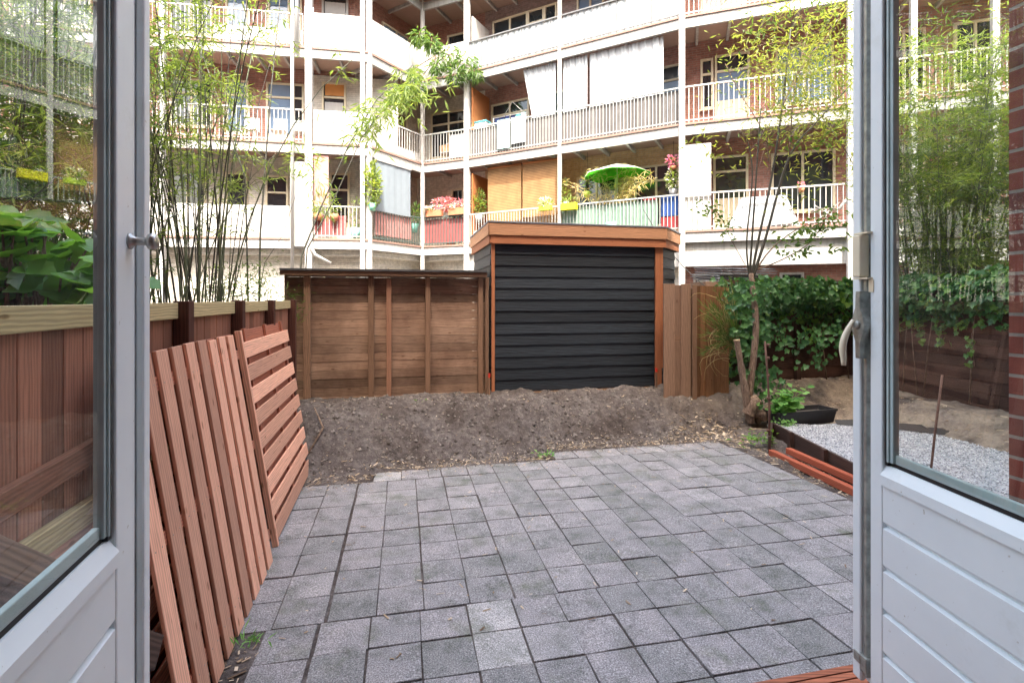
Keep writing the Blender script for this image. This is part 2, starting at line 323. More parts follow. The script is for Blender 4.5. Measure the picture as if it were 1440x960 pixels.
# ------------------------------------------------------------------ mesh builder
WL = {}
class MB:
    def __init__(s): s.v = []; s.f = []; s.uv = []; s.r = []; s.sm = []
    def face(s, pts, uvs=None, r=None, sm=False):
        i = len(s.v); s.v += [tuple(p) for p in pts]; s.f.append(tuple(range(i, i + len(pts))))
        s.uv += uvs if uvs else [(p[0] + p[1] * .3, p[2]) for p in pts]
        s.r.append(rnd() if r is None else r); s.sm.append(sm)
    def para(s, o, a, b, c, mode='long', r=None):
        """solid block from corner o with edge vectors a, b, c"""
        o, a, b, c = Vector(o), Vector(a), Vector(b), Vector(c)
        if a.cross(b).dot(c) < 0: a, b = b, a
        i = len(s.v); P = [o, o + a, o + a + b, o + b, o + c, o + a + c, o + a + b + c, o + b + c]
        s.v += [tuple(p) for p in P]
        r = rnd() if r is None else r; ou, ov = rnd() * 40, rnd() * 40
        L = max((a.length, 'a'), (b.length, 'b'), (c.length, 'c'))[1]
        vec = {'a': a, 'b': b, 'c': c}
        bits = {0: (0, 0, 0), 1: (1, 0, 0), 2: (1, 1, 0), 3: (0, 1, 0), 4: (0, 0, 1), 5: (1, 0, 1), 6: (1, 1, 1), 7: (0, 1, 1)}
        for q, (x, y) in (((0, 3, 2, 1), 'ab'), ((4, 5, 6, 7), 'ab'), ((0, 1, 5, 4), 'ac'), ((2, 3, 7, 6), 'ac'), ((1, 2, 6, 5), 'bc'), ((3, 0, 4, 7), 'bc')):
            s.f.append(tuple(i + j for j in q)); s.r.append(r); s.sm.append(False)
            if mode == 'brick':
                hor = abs(vec[x].z) + abs(vec[y].z) < 1e-6
                for j in q:
                    p = P[j]
                    if hor: s.uv.append((p.x, p.y))
                    else:
                        hv = vec[x] if abs(vec[x].z) < abs(vec[y].z) else vec[y]
                        d = hv.normalized(); s.uv.append((p.x * d.x + p.y * d.y, p.z))
            else:
                if y == L: x, y = y, x
                for j in q:
                    t = dict(zip('abc', bits[j])); s.uv.append((ou + t[x] * vec[x].length, ov + t[y] * vec[y].length))
    def box(s, x0, x1, y0, y1, z0, z1, mode='long', r=None): s.para((x0, y0, z0), (x1 - x0, 0, 0), (0, y1 - y0, 0), (0, 0, z1 - z0), mode, r)
    def bar(s, p, q, w, h=None, up=(0, 0, 1), r=None):
        p, q = Vector(p), Vector(q); h = h or w; d = (q - p); x = d.cross(Vector(up))
        if x.length < 1e-6: x = d.cross(Vector((1, 0, 0)))
        x = x.normalized() * w; z = x.cross(d).normalized() * h
        s.para(p - x / 2 - z / 2, x, z, d, r=r)
    def tube(s, pts, rad, n=6, cap=True, r=None):
        pts = [Vector(p) for p in pts]; r = rnd() if r is None else r
        if not isinstance(rad, (list, tuple)): rad = [rad] * len(pts)
        base = len(s.v); ln = 0; prev = None
        for k, p in enumerate(pts):
            d = (pts[min(k + 1, len(pts) - 1)] - pts[max(k - 1, 0)]).normalized()
            x = (prev - d * prev.dot(d)) if prev is not None else d.orthogonal()
            if x.length < 1e-6: x = d.orthogonal()
            x.normalize(); prev = x; y = d.cross(x)
            for j in range(n):
                t = 2 * math.pi * j / n; s.v.append(tuple(p + (x * math.cos(t) + y * math.sin(t)) * rad[k]))
        for k in range(len(pts) - 1):
            l2 = ln + (pts[k + 1] - pts[k]).length
            for j in range(n):
                a = base + k * n + j; b = base + k * n + (j + 1) % n
                s.f.append((a, b, b + n, a + n)); s.r.append(r); s.sm.append(True)
                s.uv += [(ln, j * .02), (ln, j * .02 + .02), (l2, j * .02 + .02), (l2, j * .02)]
            ln = l2
        if cap:
            for st, rev in ((base, True), (base + (len(pts) - 1) * n, False)):
                ids = list(range(st, st + n)); ids = ids[::-1] if rev else ids
                s.f.append(tuple(ids)); s.r.append(r); s.sm.append(False); s.uv += [(0, 0)] * n
    def lathe(s, c, prof, n=16, axis=(0, 0, 1), r=None):
        """profile [(radius, height)] round an axis"""
        c = Vector(c); ax = Vector(axis).normalized(); x = ax.orthogonal().normalized(); y = ax.cross(x); base = len(s.v); r = rnd() if r is None else r
        for rr, h in prof:
            for j in range(n):
                t = 2 * math.pi * j / n; s.v.append(tuple(c + ax * h + (x * math.cos(t) + y * math.sin(t)) * rr))
        for k in range(len(prof) - 1):
            for j in range(n):
                a = base + k * n + j; b = base + k * n + (j + 1) % n
                s.f.append((a, b, b + n, a + n)); s.r.append(r); s.sm.append(True); s.uv += [(0, 0)] * 4
    def prism(s, poly, z0, z1, r=None, mode='brick'):
        n = len(poly); r = rnd() if r is None else r; i = len(s.v)
        s.v += [(x, y, z0) for x, y in poly] + [(x, y, z1) for x, y in poly]
        s.f.append(tuple(range(i + n - 1, i - 1, -1))); s.uv += [(x, y) for x, y in poly[::-1]]; s.r.append(r); s.sm.append(False)
        s.f.append(tuple(range(i + n, i + 2 * n))); s.uv += [(x, y) for x, y in poly]; s.r.append(r); s.sm.append(False)
        for k in range(n):
            a, b = k, (k + 1) % n; L = math.dist(poly[a], poly[b])
            s.f.append((i + a, i + b, i + n + b, i + n + a)); s.uv += [(0, z0), (L, z0), (L, z1), (0, z1)]; s.r.append(r); s.sm.append(False)
    def leafq(s, p, d, nrm, L, W, r=None):
        """narrow pointed leaf folded along its midrib"""
        p, d = Vector(p), Vector(d).normalized(); x = d.cross(Vector(nrm))
        if x.length < 1e-5: x = d.orthogonal()
        x.normalize(); up = x.cross(d) * (W * .25); r = rnd() if r is None else r
        i = len(s.v); m = p + d * L * .4; s.v += [tuple(p), tuple(m + x * W / 2 + up), tuple(p + d * L - up), tuple(m - x * W / 2 + up)]
        s.f.append((i, i + 1, i + 2)); s.f.append((i, i + 2, i + 3)); s.r += [r, r]; s.sm += [False, False]; s.uv += [(0, 0)] * 6
    def poly(s, p, d, nrm, outline, size, r=None, cup=.12):
        """flat leaf from an outline in leaf units (y along the leaf)"""
        p, d = Vector(p), Vector(d).normalized(); x = d.cross(Vector(nrm))
        if x.length < 1e-5: x = d.orthogonal()
        x.normalize(); n = x.cross(d); r = rnd() if r is None else r; i = len(s.v)
        s.v.append(tuple(p + d * size * .45 - n * size * cup))
        for a, b in outline: s.v.append(tuple(p + x * a * size + d * b * size + n * (abs(a) * size * cup - max(0, b - .5) * size * cup)))
        k = len(outline)
        for j in range(k):
            s.f.append((i, i + 1 + j, i + 1 + (j + 1) % k)); s.r.append(r); s.sm.append(True); s.uv += [(0, 0)] * 3
    def build(s, name, mat, parent=None, bevel=0., attrs=None):
        me = bpy.data.meshes.new(name); off = WL.get(parent, Vector((0, 0, 0))) if parent else Vector((0, 0, 0))
        me.from_pydata([(x - off[0], y - off[1], z - off[2]) for x, y, z in s.v], [], s.f)
        u = me.uv_layers.new(name='UVMap'); u.data.foreach_set('uv', [c for t in s.uv for c in t])
        a = me.attributes.new('rnd', 'FLOAT', 'FACE'); a.data.foreach_set('value', s.r)
        me.polygons.foreach_set('use_smooth', s.sm)
        me.materials.append(M[mat] if isinstance(mat, str) else mat); me.update()
        o = bpy.data.objects.new(name, me); COL.objects.link(o)
        if parent: o.parent = parent; WL[o] = off
        if bevel:
            b = o.modifiers.new('edge', 'BEVEL'); b.width = bevel; b.segments = 2; b.limit_method = 'ANGLE'; b.angle_limit = R(40); b.harden_normals = False
        return o

def tag(o, label, cat, group=None, kind=None):
    o['label'] = label; o['category'] = cat
    if group: o['group'] = group
    o['kind'] = kind or 'thing'
    return o
def thing(name, label, cat, loc=(0, 0, 0), group=None):
    o = bpy.data.objects.new(name, None); COL.objects.link(o); o.location = loc; o.empty_display_size = .1
    WL[o] = Vector(loc); return tag(o, label, cat, group)
def struct(o, label=None):
    o['kind'] = 'structure'
    if label: o['label'] = label
    return o
def one(mb, name, mat, label, cat, group=None, bevel=0., loc=None):
    """a thing that is one mesh, its origin at its base"""
    xs = [v[0] for v in mb.v]; ys = [v[1] for v in mb.v]; zs = [v[2] for v in mb.v]
    c = Vector(((min(xs) + max(xs)) / 2, (min(ys) + max(ys)) / 2, min(zs)))
    mb.v = [(x - c.x, y - c.y, z - c.z) for x, y, z in mb.v]
    o = mb.build(name, mat, None, bevel); o.location = c; WL[o] = c
    return tag(o, label, cat, group)

def at(x, y, Y): return Vector(((x - 720) / FPX * Y, Y, EYE - (y - HZ) / FPX * Y))

# garden frame: a across, b away from the house, in metres from G0
GA = Vector((.9773, .2119, 0)); GB = Vector((-.2119, .9773, 0)); G0 = Vector((-1.795, 4.573, 0)); PV = .305
def gp(a, b, z=0.): return G0 + GA * (a * PV) + GB * (b * PV) + Vector((0, 0, z))
def ab(x, y):
    dx, dy = (x + 1.795) / PV, (y - 4.573) / PV
    return dx * .9773 + dy * .2119, -dx * .2119 + dy * .9773
def sstep(t): t = max(0., min(1., t)); return t * t * (3 - 2 * t)

# ================================================================== large structure: ground
def patio_top(a): return 3.05 if a < 1.5 else (4. if a < 8.7 else 5.)
def height(a, b):
    """soil level over the garden, metres; a, b in paver units"""
    p = gp(a, b)
    bt = patio_top(a) if -9 < a < 17 else 4.
    bs_ = 3.05 + .95 * sstep((a + .5) / 4.) + 1. * sstep((a - 6.7) / 4.) if -9 < a < 17 else 4.   # the foot of the bank wanders, the paving steps
    e = .25 * (noise.noise(Vector((a * .5, b * .5, 3)))) 
    m = .57 * sstep((b - bs_ - .1 + e) / 4.3) + .05 * math.exp(-((b - 7.3) / 1.1) ** 2) * (1 if a < 15 else .3)
    s2 = .55 * sstep((b - 5.9) / 3.2)
    wgt = sstep((a - 14.2) / 4.)
    h = m * (1 - wgt) + s2 * wgt
    if a > 17: h = max(h, -.012)
    if a > 18.4: h += .06 * sstep((a - 18.4) / .5)
    if a > 25: h = max(h, .1 + .36 * sstep((a - 25.6) / 2.8))
    inside = (-1.3 < a < 17.05 and b < bt)
    if inside: return -.011 + .006 * noise.noise(Vector((p.x * 7, p.y * 7, 2)))
    rough = .025 * noise.noise(Vector((p.x * 4.6, p.y * 4.6, 9))) + .07 * noise.fractal(Vector((p.x * 2.2, p.y * 2.2, 0)), 1., 2., 5) + .022 * noise.fractal(Vector((p.x * 11, p.y * 11, 5)), .9, 2., 3)
    near = min(1., max(.15, (b - bt) / 1.2)) if a < 17 else .55
    return h + rough * near

def sandy(a, b):
    t = sstep((a - 18.8) / 1.6) * (sstep((b - 5.2) / .8) if a < 25.5 else 1.)
    t = max(t, .25 * sstep((a - 14) / 3) * sstep((b - 5) / 1))
    return max(0., min(1., t * (.62 + 1.1 * noise.fractal(Vector((a * .7, b * .7, 8)), .8, 2., 4))))

mb = MB(); A0, A1, B0, B1, ST = -16., 30., -15., 16., .125
na = int((A1 - A0) / ST) + 1; nb = int((B1 - B0) / ST) + 1
verts = []; sand = []
for j in range(nb):
    for i in range(na):
        a, b = A0 + i * ST, B0 + j * ST
        verts.append(tuple(gp(a, b, height(a, b)))); sand.append(sandy(a, b))
faces = [(j * na + i, j * na + i + 1, (j + 1) * na + i + 1, (j + 1) * na + i) for j in range(nb - 1) for i in range(na - 1)]
me = bpy.data.meshes.new('soil'); me.from_pydata(verts, [], faces)
at_ = me.attributes.new('sand', 'FLOAT', 'POINT'); at_.data.foreach_set('value', sand)
me.polygons.foreach_set('use_smooth', [True] * len(faces)); me.materials.append(M['soil'])
soil = bpy.data.objects.new('soil', me); COL.objects.link(soil); struct(soil, 'dark grey garden soil heaped up towards the sheds')

mb = MB(); mb.box(-90, 90, -60, 110, -.6, -.25, r=.5)
struct(mb.build('ground', 'soil'), 'bare ground round the garden')

# concrete pavers
mb = MB()
def paver(a, b, wa=1., wb=1., rv=None):
    g = .006; z = uni(-.004, .003); th = uni(-.008, .008)
    ta, tb = uni(-.006, .006), uni(-.006, .006)
    ca, cb = a + wa / 2 + uni(-.012, .012), b + wb / 2 + uni(-.012, .012)
    ha, hb = wa * PV / 2 - g / 2 - uni(0, .0025), wb * PV / 2 - g / 2 - uni(0, .003)
    c = gp(ca, cb, 0)
    ex = (GA * math.cos(th) + GB * math.sin(th)) * 2 * ha + Vector((0, 0, ta * wa))
    ey = (GB * math.cos(th) - GA * math.sin(th)) * 2 * hb + Vector((0, 0, tb * wb))
    mb.para(c - ex / 2 - ey / 2 + Vector((0, 0, z - .05)), ex, ey, (0, 0, .05), r=rv)
for ib in range(-11, 3):
    sh = -.11 if ib < -5 else 0.
    for ia in range(-1, 17):
        if ia == -1 and ib < -5: continue
        if ia > 14 and ib < -8: pass
        rv = random.betavariate(2.2, 2.6)
        if (ia, ib) in ((4, -6), (4, -7)): rv = .97
        if (ia, ib) in ((4, -4), (5, -4)): rv = .2
        paver(ia + sh + (.02 if ia >= 1 else -.03), ib, 1., 1., rv)
x = 1.5
for wv in [1, 1, .5] + [1] * 13: 
    if x < 17: paver(x, 3.02, wv, 1., random.betavariate(2.4, 2.4))
    x += wv
for i in range(8): paver(8.75 + i * 1.02, 4.03, 1., 1., random.betavariate(3, 2))
struct(mb.build('patio', 'paver', None, bevel=.004), 'patio of square grey concrete pavers with dark joints')

# gravel bed
def gravel_edge(a): return 5.1 + .35 * math.sin(a * 1.3) - .55 * max(0, a - 23.5)
def gravel_start(b): return 19.75 - .245 * (4.6 - b)
mb = MB(); N = 40
for i in range(N):
    b0, b1 = -9.5 + i * 14.5 / N, -9.5 + (i + 1) * 14.5 / N; far = lambda b: 26.3 if b < 3 else 26.3 - (b - 3) * 1.2
    mb.face([gp(gravel_start(b0), b0, .145), gp(far(b0), b0, .145), gp(far(b1), b1, .145), gp(gravel_start(b1), b1, .145)], r=.4)
for i in range(22000):
    a = uni(18.8, 26.3); b = gravel_edge(a) - 14.5 * rnd() ** 1.25
    if a < gravel_start(b): continue
    s = uni(.006, .016) * (1 if b > -4 else 1.3); c = gp(a, b, .146 + uni(0, .012))
    th = uni(0, 6.28); e1 = Vector((math.cos(th), math.sin(th), uni(-.4, .4))) * s; e2 = Vector((-math.sin(th), math.cos(th), uni(-.4, .4))) * s * uni(.6, .95); e3 = Vector((0, 0, s * uni(.5, .8)))
    k = len(mb.v); mb.v += [tuple(c + q) for q in (e1, e2, -e1, -e2, e3, -e3)]; rv = rnd()
    for f in ((0, 1, 4), (1, 2, 4), (2, 3, 4), (3, 0, 4), (1, 0, 5), (2, 1, 5), (3, 2, 5), (0, 3, 5)):
        mb.f.append(tuple(k + q for q in f)); mb.r.append(rv); mb.sm.append(False); mb.uv += [(0, 0)] * 3
o = mb.build('gravel', 'gravel'); tag(o, 'pale blue grey gravel spread behind the timber edging', 'gravel', kind='stuff')
mb = MB()
pts = [(23.2, 4.6), (24.2, 4.1), (25.2, 3.3), (26.2, 2.2), (27., 1.2)]
for (a0, b0), (a1, b1) in zip(pts, pts[1:]):
    wd = .35 if a0 < 24.5 else .8
    mb.face([gp(a0, b0, .165), gp(a1, b1, .168), gp(a1 + .1, b1 + wd, .235), gp(a0 + .1, b0 + wd * .7, .215)], r=.2)
tag(mb.build('weed_cloth', 'dark'), 'black weed cloth edge between gravel and sand bank', 'ground cloth')

# ================================================================== the house the camera looks out of
HL = Vector((-.584, .339, 0))             # hinge of one door, on the outer face of the house
def hp(s, d, z): return HL + GA * s + GB * d + Vector((0, 0, z))
def hbox(mb, s0, s1, d0, d1, z0, z1): mb.para(hp(s0, d0, z0), GA * (s1 - s0), GB * (d1 - d0), (0, 0, z1 - z0), 'brick')
house = thing('brick_house', 'tall brick house whose open garden doorway frames the view', 'house', (0, -.1, 0))
HT = 3.45 + math.tan(R(SUN_EL)) * (7.7 - .455)
mb = MB()
hbox(mb, -14, -.07, -.3, 0, -.2, HT); hbox(mb, 1.77, 14, -.3, 0, -.2, HT)
hbox(mb, -.07, 1.77, -.3, 0, 3.2, HT); hbox(mb, -.07, 1.77, -.3, 0, -.2, .83)
hbox(mb, -14, 14, -9.3, -9., -.2, HT); hbox(mb, -14, -13.7, -9, -.3, -.2, HT); hbox(mb, 13.7, 14, -9, -.3, -.2, HT)
mb.build('wall', 'nearbrick', house)
mb = MB(); hbox(mb, -13.7, 13.7, -9, -.3, HT - .3, HT - .05); mb.build('roof', 'felt', house)
mb = MB(); hbox(mb, 2.43, 2.95, .003, .80, -.2, 4.4); mb.build('projecting_wall', 'nearbrick', house)
mb = MB(); hbox(mb, -2.5, 4, -5, -.303, .7, .83); mb.build('room_floor', 'floorwood', house)
mb = MB(); hbox(mb, -2.5, 4, -5, -.303, 3.4, 3.5); hbox(mb, -2.6, -2.5, -5, -.303, .7, 3.5); hbox(mb, 4, 4.1, -5, -.303, .7, 3.5); hbox(mb, -2.6, 4.1, -5.1, -5, .7, 3.5)
mb.build('room_wall', 'plaster', house)

# doors ------------------------------------------------------------
def make_door(hinge, free, side, strip, face, gap, bead, label):
    h = Vector((*hinge, 0)); f = Vector((*free, 0)); u = (f - h).normalized(); W = (f - h).length
    v = Vector((u.y, -u.x, 0)) * side
    P = lambda a, b, z: h + u * a + v * b + Vector((0, 0, z))
    def blk(mb, a0, a1, b0, b1, z0, z1): mb.para(P(a0, b0, z0), u * (a1 - a0), v * (b1 - b0), (0, 0, z1 - z0), r=.5)
    root = thing('glazed_door', label, 'door', tuple(h + Vector((0, 0, .88))), 'pair of glazed garden doors')
    Z0, Z1 = .88, 3.12; a3 = W - strip; a2 = a3 - face; a1 = a2 - gap; a0 = a1 - bead
    mb = MB(); blk(mb, a2, a3 - .004, -.034, 0, Z0, Z1); blk(mb, 0, .1, -.056, 0, Z0, Z1)
    blk(mb, .1, a2, -.056, 0, Z1 - .1, Z1)
    blk(mb, a3 - .004, W - .002, -.034, -.016, Z0, Z1)
    mb.build('frame', 'door', root, bevel=.004)
    mb = MB(); blk(mb, W - .034, W, -.0155, .002, Z0 - .004, Z1); mb.build('edge_strip', 'door', root, bevel=.005)
    # sloping glazing rail, then five rebated boards
    mb = MB(); prof = [(-.034, 1.50), (.004, 1.50), (.004, 1.528), (-.014, 1.556), (-.034, 1.556)]
    pr = lambda a: [P(a, b, z) for b, z in prof]
    for (i, j) in zip(range(5), [1, 2, 3, 4, 0]):
        A, B = pr(.1), pr(a2 + .002); mb.face([A[i], B[i], B[j], A[j]] if side > 0 else [A[i], A[j], B[j], B[i]], r=.5)
    mb.build('glazing_rail', 'door', root)
    mb = MB(); z = 1.4985; n = 0
    while z > Z0 + .02:
        zb = max(Z0, z - .119)
        pts = [(-.002, z), (-.002, zb + .016), (-.013, zb + .003), (-.013, zb)]
        if n == 0: pts[0] = (-.002, z)
        for (b0, q0), (b1, q1) in zip(pts, pts[1:]):
            mb.face([P(.1, b0, q0), P(a2, b0, q0), P(a2, b1, q1), P(.1, b1, q1)], r=.5)
        mb.face([P(.1, -.013, zb), P(a2, -.013, zb), P(a2, -.002, zb - .004), P(.1, -.002, zb - .004)], r=.5)
        z = zb - .004; n += 1
    blk(mb, .1, a2, -.033, -.028, Z0, 1.5)
    mb.build('board_panel', 'door', root)
    mb = MB(); blk(mb, a1, a2, -.031, -.009, 1.5565, Z1 - .1); blk(mb, .1, a1, -.031, -.018, 1.5565, 1.566); mb.build('gasket', 'gasket', root)
    mb = MB(); blk(mb, a0, a1, -.028, -.009, 1.567, Z1 - .1); blk(mb, a0 + bead * .55, a1, -.0088, -.004, 1.567, Z1 - .1); blk(mb, .1, a0, -.028, -.016, 1.567, 1.592); mb.build('bead', 'bead', root, bevel=.003)
    mb = MB(); g = [P(.1, -.0145, 1.575), P(a0 + .004, -.0145, 1.575), P(a0 + .004, -.0145, Z1 - .1), P(.1, -.0145, Z1 - .1)]; mb.face(g, r=.5); mb.build('pane', 'glass', root)
    return root, P, u, v, W
dl, P, u, v, W = make_door((-.584, .339), (-.833, 1.152), 1, .076, .088, .014, .014, 'white glazed garden door with a round metal knob, open beside the red fence')
mb = MB(); kb = P(W - .104, 0, 2.151)
mb.lathe(kb, [(0, 0), (.017, 0), (.017, .003), (.0125, .006), (.009, .012), (.008, .028), (.012, .033), (.016, .034), (.018, .041), (.016, .048), (.010, .051), (0, .052)], 20, v)
mb.build('knob', 'steel', dl)
dr, P, u, v, W = make_door((1.078, .698), (1.0527, 1.548), -1, .067, .05, .010, .018, 'white glazed garden door with a long bolt and lever handle, open beside brick')
rc = W - .047
mb = MB(); mb.para(P(rc - .006, -.0155, .9), u * .012, v * .012, (0, 0, 2.2), r=.5); bolt = mb.build('bolt_rod', 'oldsteel', dr)
mb = MB(); mb.para(P(rc - .012, -.012, .915), u * .026, v * .016, (0, 0, .045), r=.5); mb.para(P(rc + .01, -.006, .93), u * .028, v * .012, (0, 0, .03), r=.5); mb.build('bolt_guide', 'oldsteel', dr, bevel=.002)
mb = MB()
prof = [(-.10, .008), (-.085, .009), (-.05, .010), (-.025, .02), (0, .026), (.025, .02), (.05, .010), (.09, .008), (.10, .007)]
for (za, wa), (zb, wb) in zip(prof, prof[1:]):
    c0, c1 = P(rc, -.004, 1.952 + za), P(rc, -.004, 1.952 + zb); dd = v * .024
    q = [c0 - u * wa, c0 + u * wa, c1 + u * wb, c1 - u * wb]; q2 = [p + dd for p in q]
    for fc in ((q2[0], q2[1], q2[2], q2[3]), (q[0], q[1], q2[1], q2[0]), (q[1], q[2], q2[2], q2[1]), (q[2], q[3], q2[3], q2[2]), (q[3], q[0], q2[0], q2[3])): mb.face(list(fc), r=.5)
mb.lathe(P(rc, .018, 1.952), [(0, .009), (.010, .009), (.012, .004), (.012, 0)], 16, v)
case = mb.build('handle_plate', 'oldsteel', dr, bevel=.003)
mb = MB(); lv = []
for i in range(13):
    t = i / 12; lv.append((P(rc + .012 - .006 * t, .024 + .036 * math.sin(min(1, t * 1.25) * 1.9) , 1.965 - .135 * t), .006 + .0035 * math.sin(t * 3.1)))
mb.tube([p for p, _ in lv], [r for _, r in lv], 10); mb.build('handle', 'brass', dr)
mb = MB(); mb.para(P(rc - .014, -.006, 2.095), u * .032, v * .03, (0, 0, .125), r=.5); mb.build('lock_keeper', 'brass', dr, bevel=.004)
for (q, zz, uw, vw, hh) in ((.035, 2.088, .055, .02, .005), (.035, 2.222, .055, .02, .005), (.04, 2.05, .018, .006, .036)):
    mb = MB(); mb.para(P(rc - q, -.003, zz), u * uw, v * vw, (0, 0, hh), r=.5); mb.build('bracket', 'brass', dr)

# hardwood step under the doorway: grooved boards
st = thing('wooden_step', 'reddish slatted hardwood step at the foot of the doorway', 'step', tuple(hp(.8, .8, 0)))
zt = .45; DY = 1.36
mb = MB(); k = 0; d = DY - .036
while d > .25: 
    hbox(mb, -.3, 2.5, d, d + .029, zt - .03, zt); d -= .036
mb.build('slats', 'deck', st)
mb = MB(); hbox(mb, -.3, 2.5, .3, DY, zt - .06, zt - .032)
for s in (-.28, 1., 2.42): hbox(mb, s, s + .07, .32, DY - .04, 0, zt - .062)
mb.build('frame', 'edging', st)

# ================================================================== fences, panels, sheds
# red stained fence along one side, in its own frame: along f, face towards the garden
FO = Vector((-1.342, 0, 0)); FD = Vector((-.2334, .9724, 0)); FN = Vector((.9724, .2334, 0))
def fp(t, n, z): return FO + FD * t + FN * n + Vector((0, 0, z))
fence = thing('board_fence', 'red brown tongue and groove fence with dark posts behind leaning panels', 'fence', tuple(fp(3, 0, 0)))
mb = MB(); t = .55
while t < 6.92:
    wd = .135; mb.para(fp(t + .002, -.05 - uni(0, .004), .0), FD * (wd - .005), FN * .02, (0, 0, 1.97)); t += wd
mb.build('boards', 'fence', fence, bevel=.003)
posts = [1.0, 3.28, 4.45, 5.62, 6.87]
for i, p in enumerate(posts):
    mb = MB(); mb.para(fp(p - .045, -.028, 0), FD * .09, FN * .09, (0, 0, 2.015)); mb.build('post', 'fencepost', fence, bevel=.004)
ends = [.4] + posts
for p, q in zip(ends, ends[1:]):
    mb = MB(); mb.para(fp(p + .047, -.026, 1.905), FD * (q - p - .094), FN * .03, (0, 0, .10)); mb.build('cap_rail', 'pine', fence, bevel=.004)
mb = MB(); mb.bar(fp(1.05, -.005, 1.28), fp(3.3, -.005, 1.40), .04, .10); mb.build('rail', 'fence', fence, bevel=.003)
mb = MB(); mb.bar(fp(1.7, -.003, 1.09), fp(4.2, -.003, 1.10), .04, .10); mb.build('rail', 'pine', fence, bevel=.003)

# beams propped against the fence, seen through the door glass
bt_ = thing('timber_prop', 'dark timber beam propped aslant against the red fence behind door glass', 'beam', tuple(fp(1.9, .3, 0)))
mb = MB(); mb.bar(fp(1.28, .08, 1.30), fp(1.95, .32, .62), .12, .20, up=FN); mb.build('beam', 'edging', bt_, bevel=.005)
mb = MB(); mb.bar(fp(1.35, .08, 1.415), fp(2.02, .32, .735), .12, .035, up=FN); mb.build('board', 'oldpost', bt_, bevel=.003)

def lean_panel(name_label, o, along, up, nrm, vertical, group):
    """slatted fence panel 1.8 x 1.8: battens, slats in front in every other place, slats behind in the gaps"""
    root = thing('fence_panel', name_label, 'fence panel', tuple(o), group)
    Lx, Ly, pit, wd = 1.8, 1.78, .192, .132
    ex, ey = (along, up) if vertical else (up, along)
    n = 9
    for i in range(n + 1):
        c = .02 + i * pit
        if c + wd > Lx + .03: break
        mb = MB(); e = uni(-.006, .006)
        mb.para(o + ex * c + ey * (e) + nrm * .05, ex * wd, ey * (Ly + uni(-.008, .008)), nrm * .018); mb.build('slat', 'larch', root, bevel=.003)
    mb = MB()
    for i in range(n):
        c = .02 + i * pit + pit / 2
        mb.para(o + ex * c + ey * .0 + nrm * .006, ex * wd, ey * Ly, nrm * .017)
    mb.build('rear_slats', 'larchshaded', root, bevel=.002)
    mb = MB()
    for i in range(n + 1):
        c = .02 + i * pit
        if c + wd > Lx + .03: break
        for q in (.175, .895, 1.615):
            for e in (.03, wd - .03):
                p = o + ex * (c + e + uni(-.004, .004)) + ey * (q + uni(-.006, .006)) + nrm * .0665; mb.para(p - ex * .003 - ey * .003, ex * .006, ey * .006, nrm * .0025)
    mb.build('screws', 'oldsteel', root)
    for q in (.14, .86, 1.58):
        mb = MB(); mb.para(o + ey * q + nrm * .024, ex * Lx, ey * .07, nrm * .025); mb.build('batten', 'larchshaded', root, bevel=.002)
    return root
def lean(bx, by, L, back=.28, hgt=1.755):
    along = FD.copy(); b = Vector((bx, by, 0)); up = (-FN * back + Vector((0, 0, hgt))).normalized(); n = along.cross(up)
    if n.dot(FN) < 0: n = -n
    return b, along, up, n
o, al, up, n = lean(-1.47, 2.24, 1.8)
lean_panel('larch fence panel with upright slats leaning between white door and horizontal slatted panel', o - n * .055, al, up, n, True, 'larch fence panels leaning on the fence')
o, al, up, n = lean(-1.97, 4.19, 1.8)
lean_panel('larch fence panel with horizontal slats leaning at the soil end', o - n * .05, al, up, n, False, 'larch fence panels leaning on the fence')
o, al, up, n = lean(-1.50, 1.95, 1.8, .34, 1.74)
lean_panel('larch panel mostly hidden behind the upright slatted panel', o - n * .15 - Vector((.04, 0, 0)), al, up, n, False, 'larch fence panels leaning on the fence')
# narrow cover board standing between the two panels
o, al, up, n = lean(-1.955, 4.09, .1)
mb = MB(); mb.para(o + n * .0, al * .04, up * 1.79, n * .045); one(mb, 'timber_batten', 'larch', 'narrow timber batten standing between two leaning larch panels', 'batten', bevel=.003)

# black shed
FLc = Vector((-.33, 7.80, 0)); 
def sp(s, d, z): return FLc + GA * s + GB * d + Vector((0, 0, z))
SW = 2.98; SB = .57; STOP = 3.0
# front face runs along GA; back is deeper
shed = thing('black_shed', 'black timber shed with orange fascia and corner trim on the soil mound', 'shed', tuple(sp(1.4, 1, SB)))
poly = [sp(.02, .03, 0), sp(SW - .06, .03, 0), sp(SW + .52, .64, 0), sp(SW + .52, 2.0, 0), sp(.02, 1.95, 0)]
mb = MB(); mb.prism([(p.x, p.y) for p in poly], SB - .3, STOP + .02); mb.build('wall', 'black', shed)
mb = MB(); nbd = 13; bh = (STOP - .115 + .02 - SB) / nbd
for i in range(nbd):
    z0 = SB + .02 + i * bh
    mb.para(sp(.07, .028, z0 - .012), GA * (SW - .27), GB * -.018 + Vector((0, 0, 0)), Vector((0, 0, bh + .010)) + GB * .016)
clad = mb.build('cladding', 'black', shed, bevel=.002)
mb = MB()   # cladding of the two side walls
for i in range(nbd + 1):
    z0 = SB + .02 + i * bh
    mb.para(sp(.018, .06, z0 - .012), GB * 1.88, GA * -.02, Vector((0, 0, bh + .010)) + GA * .016)
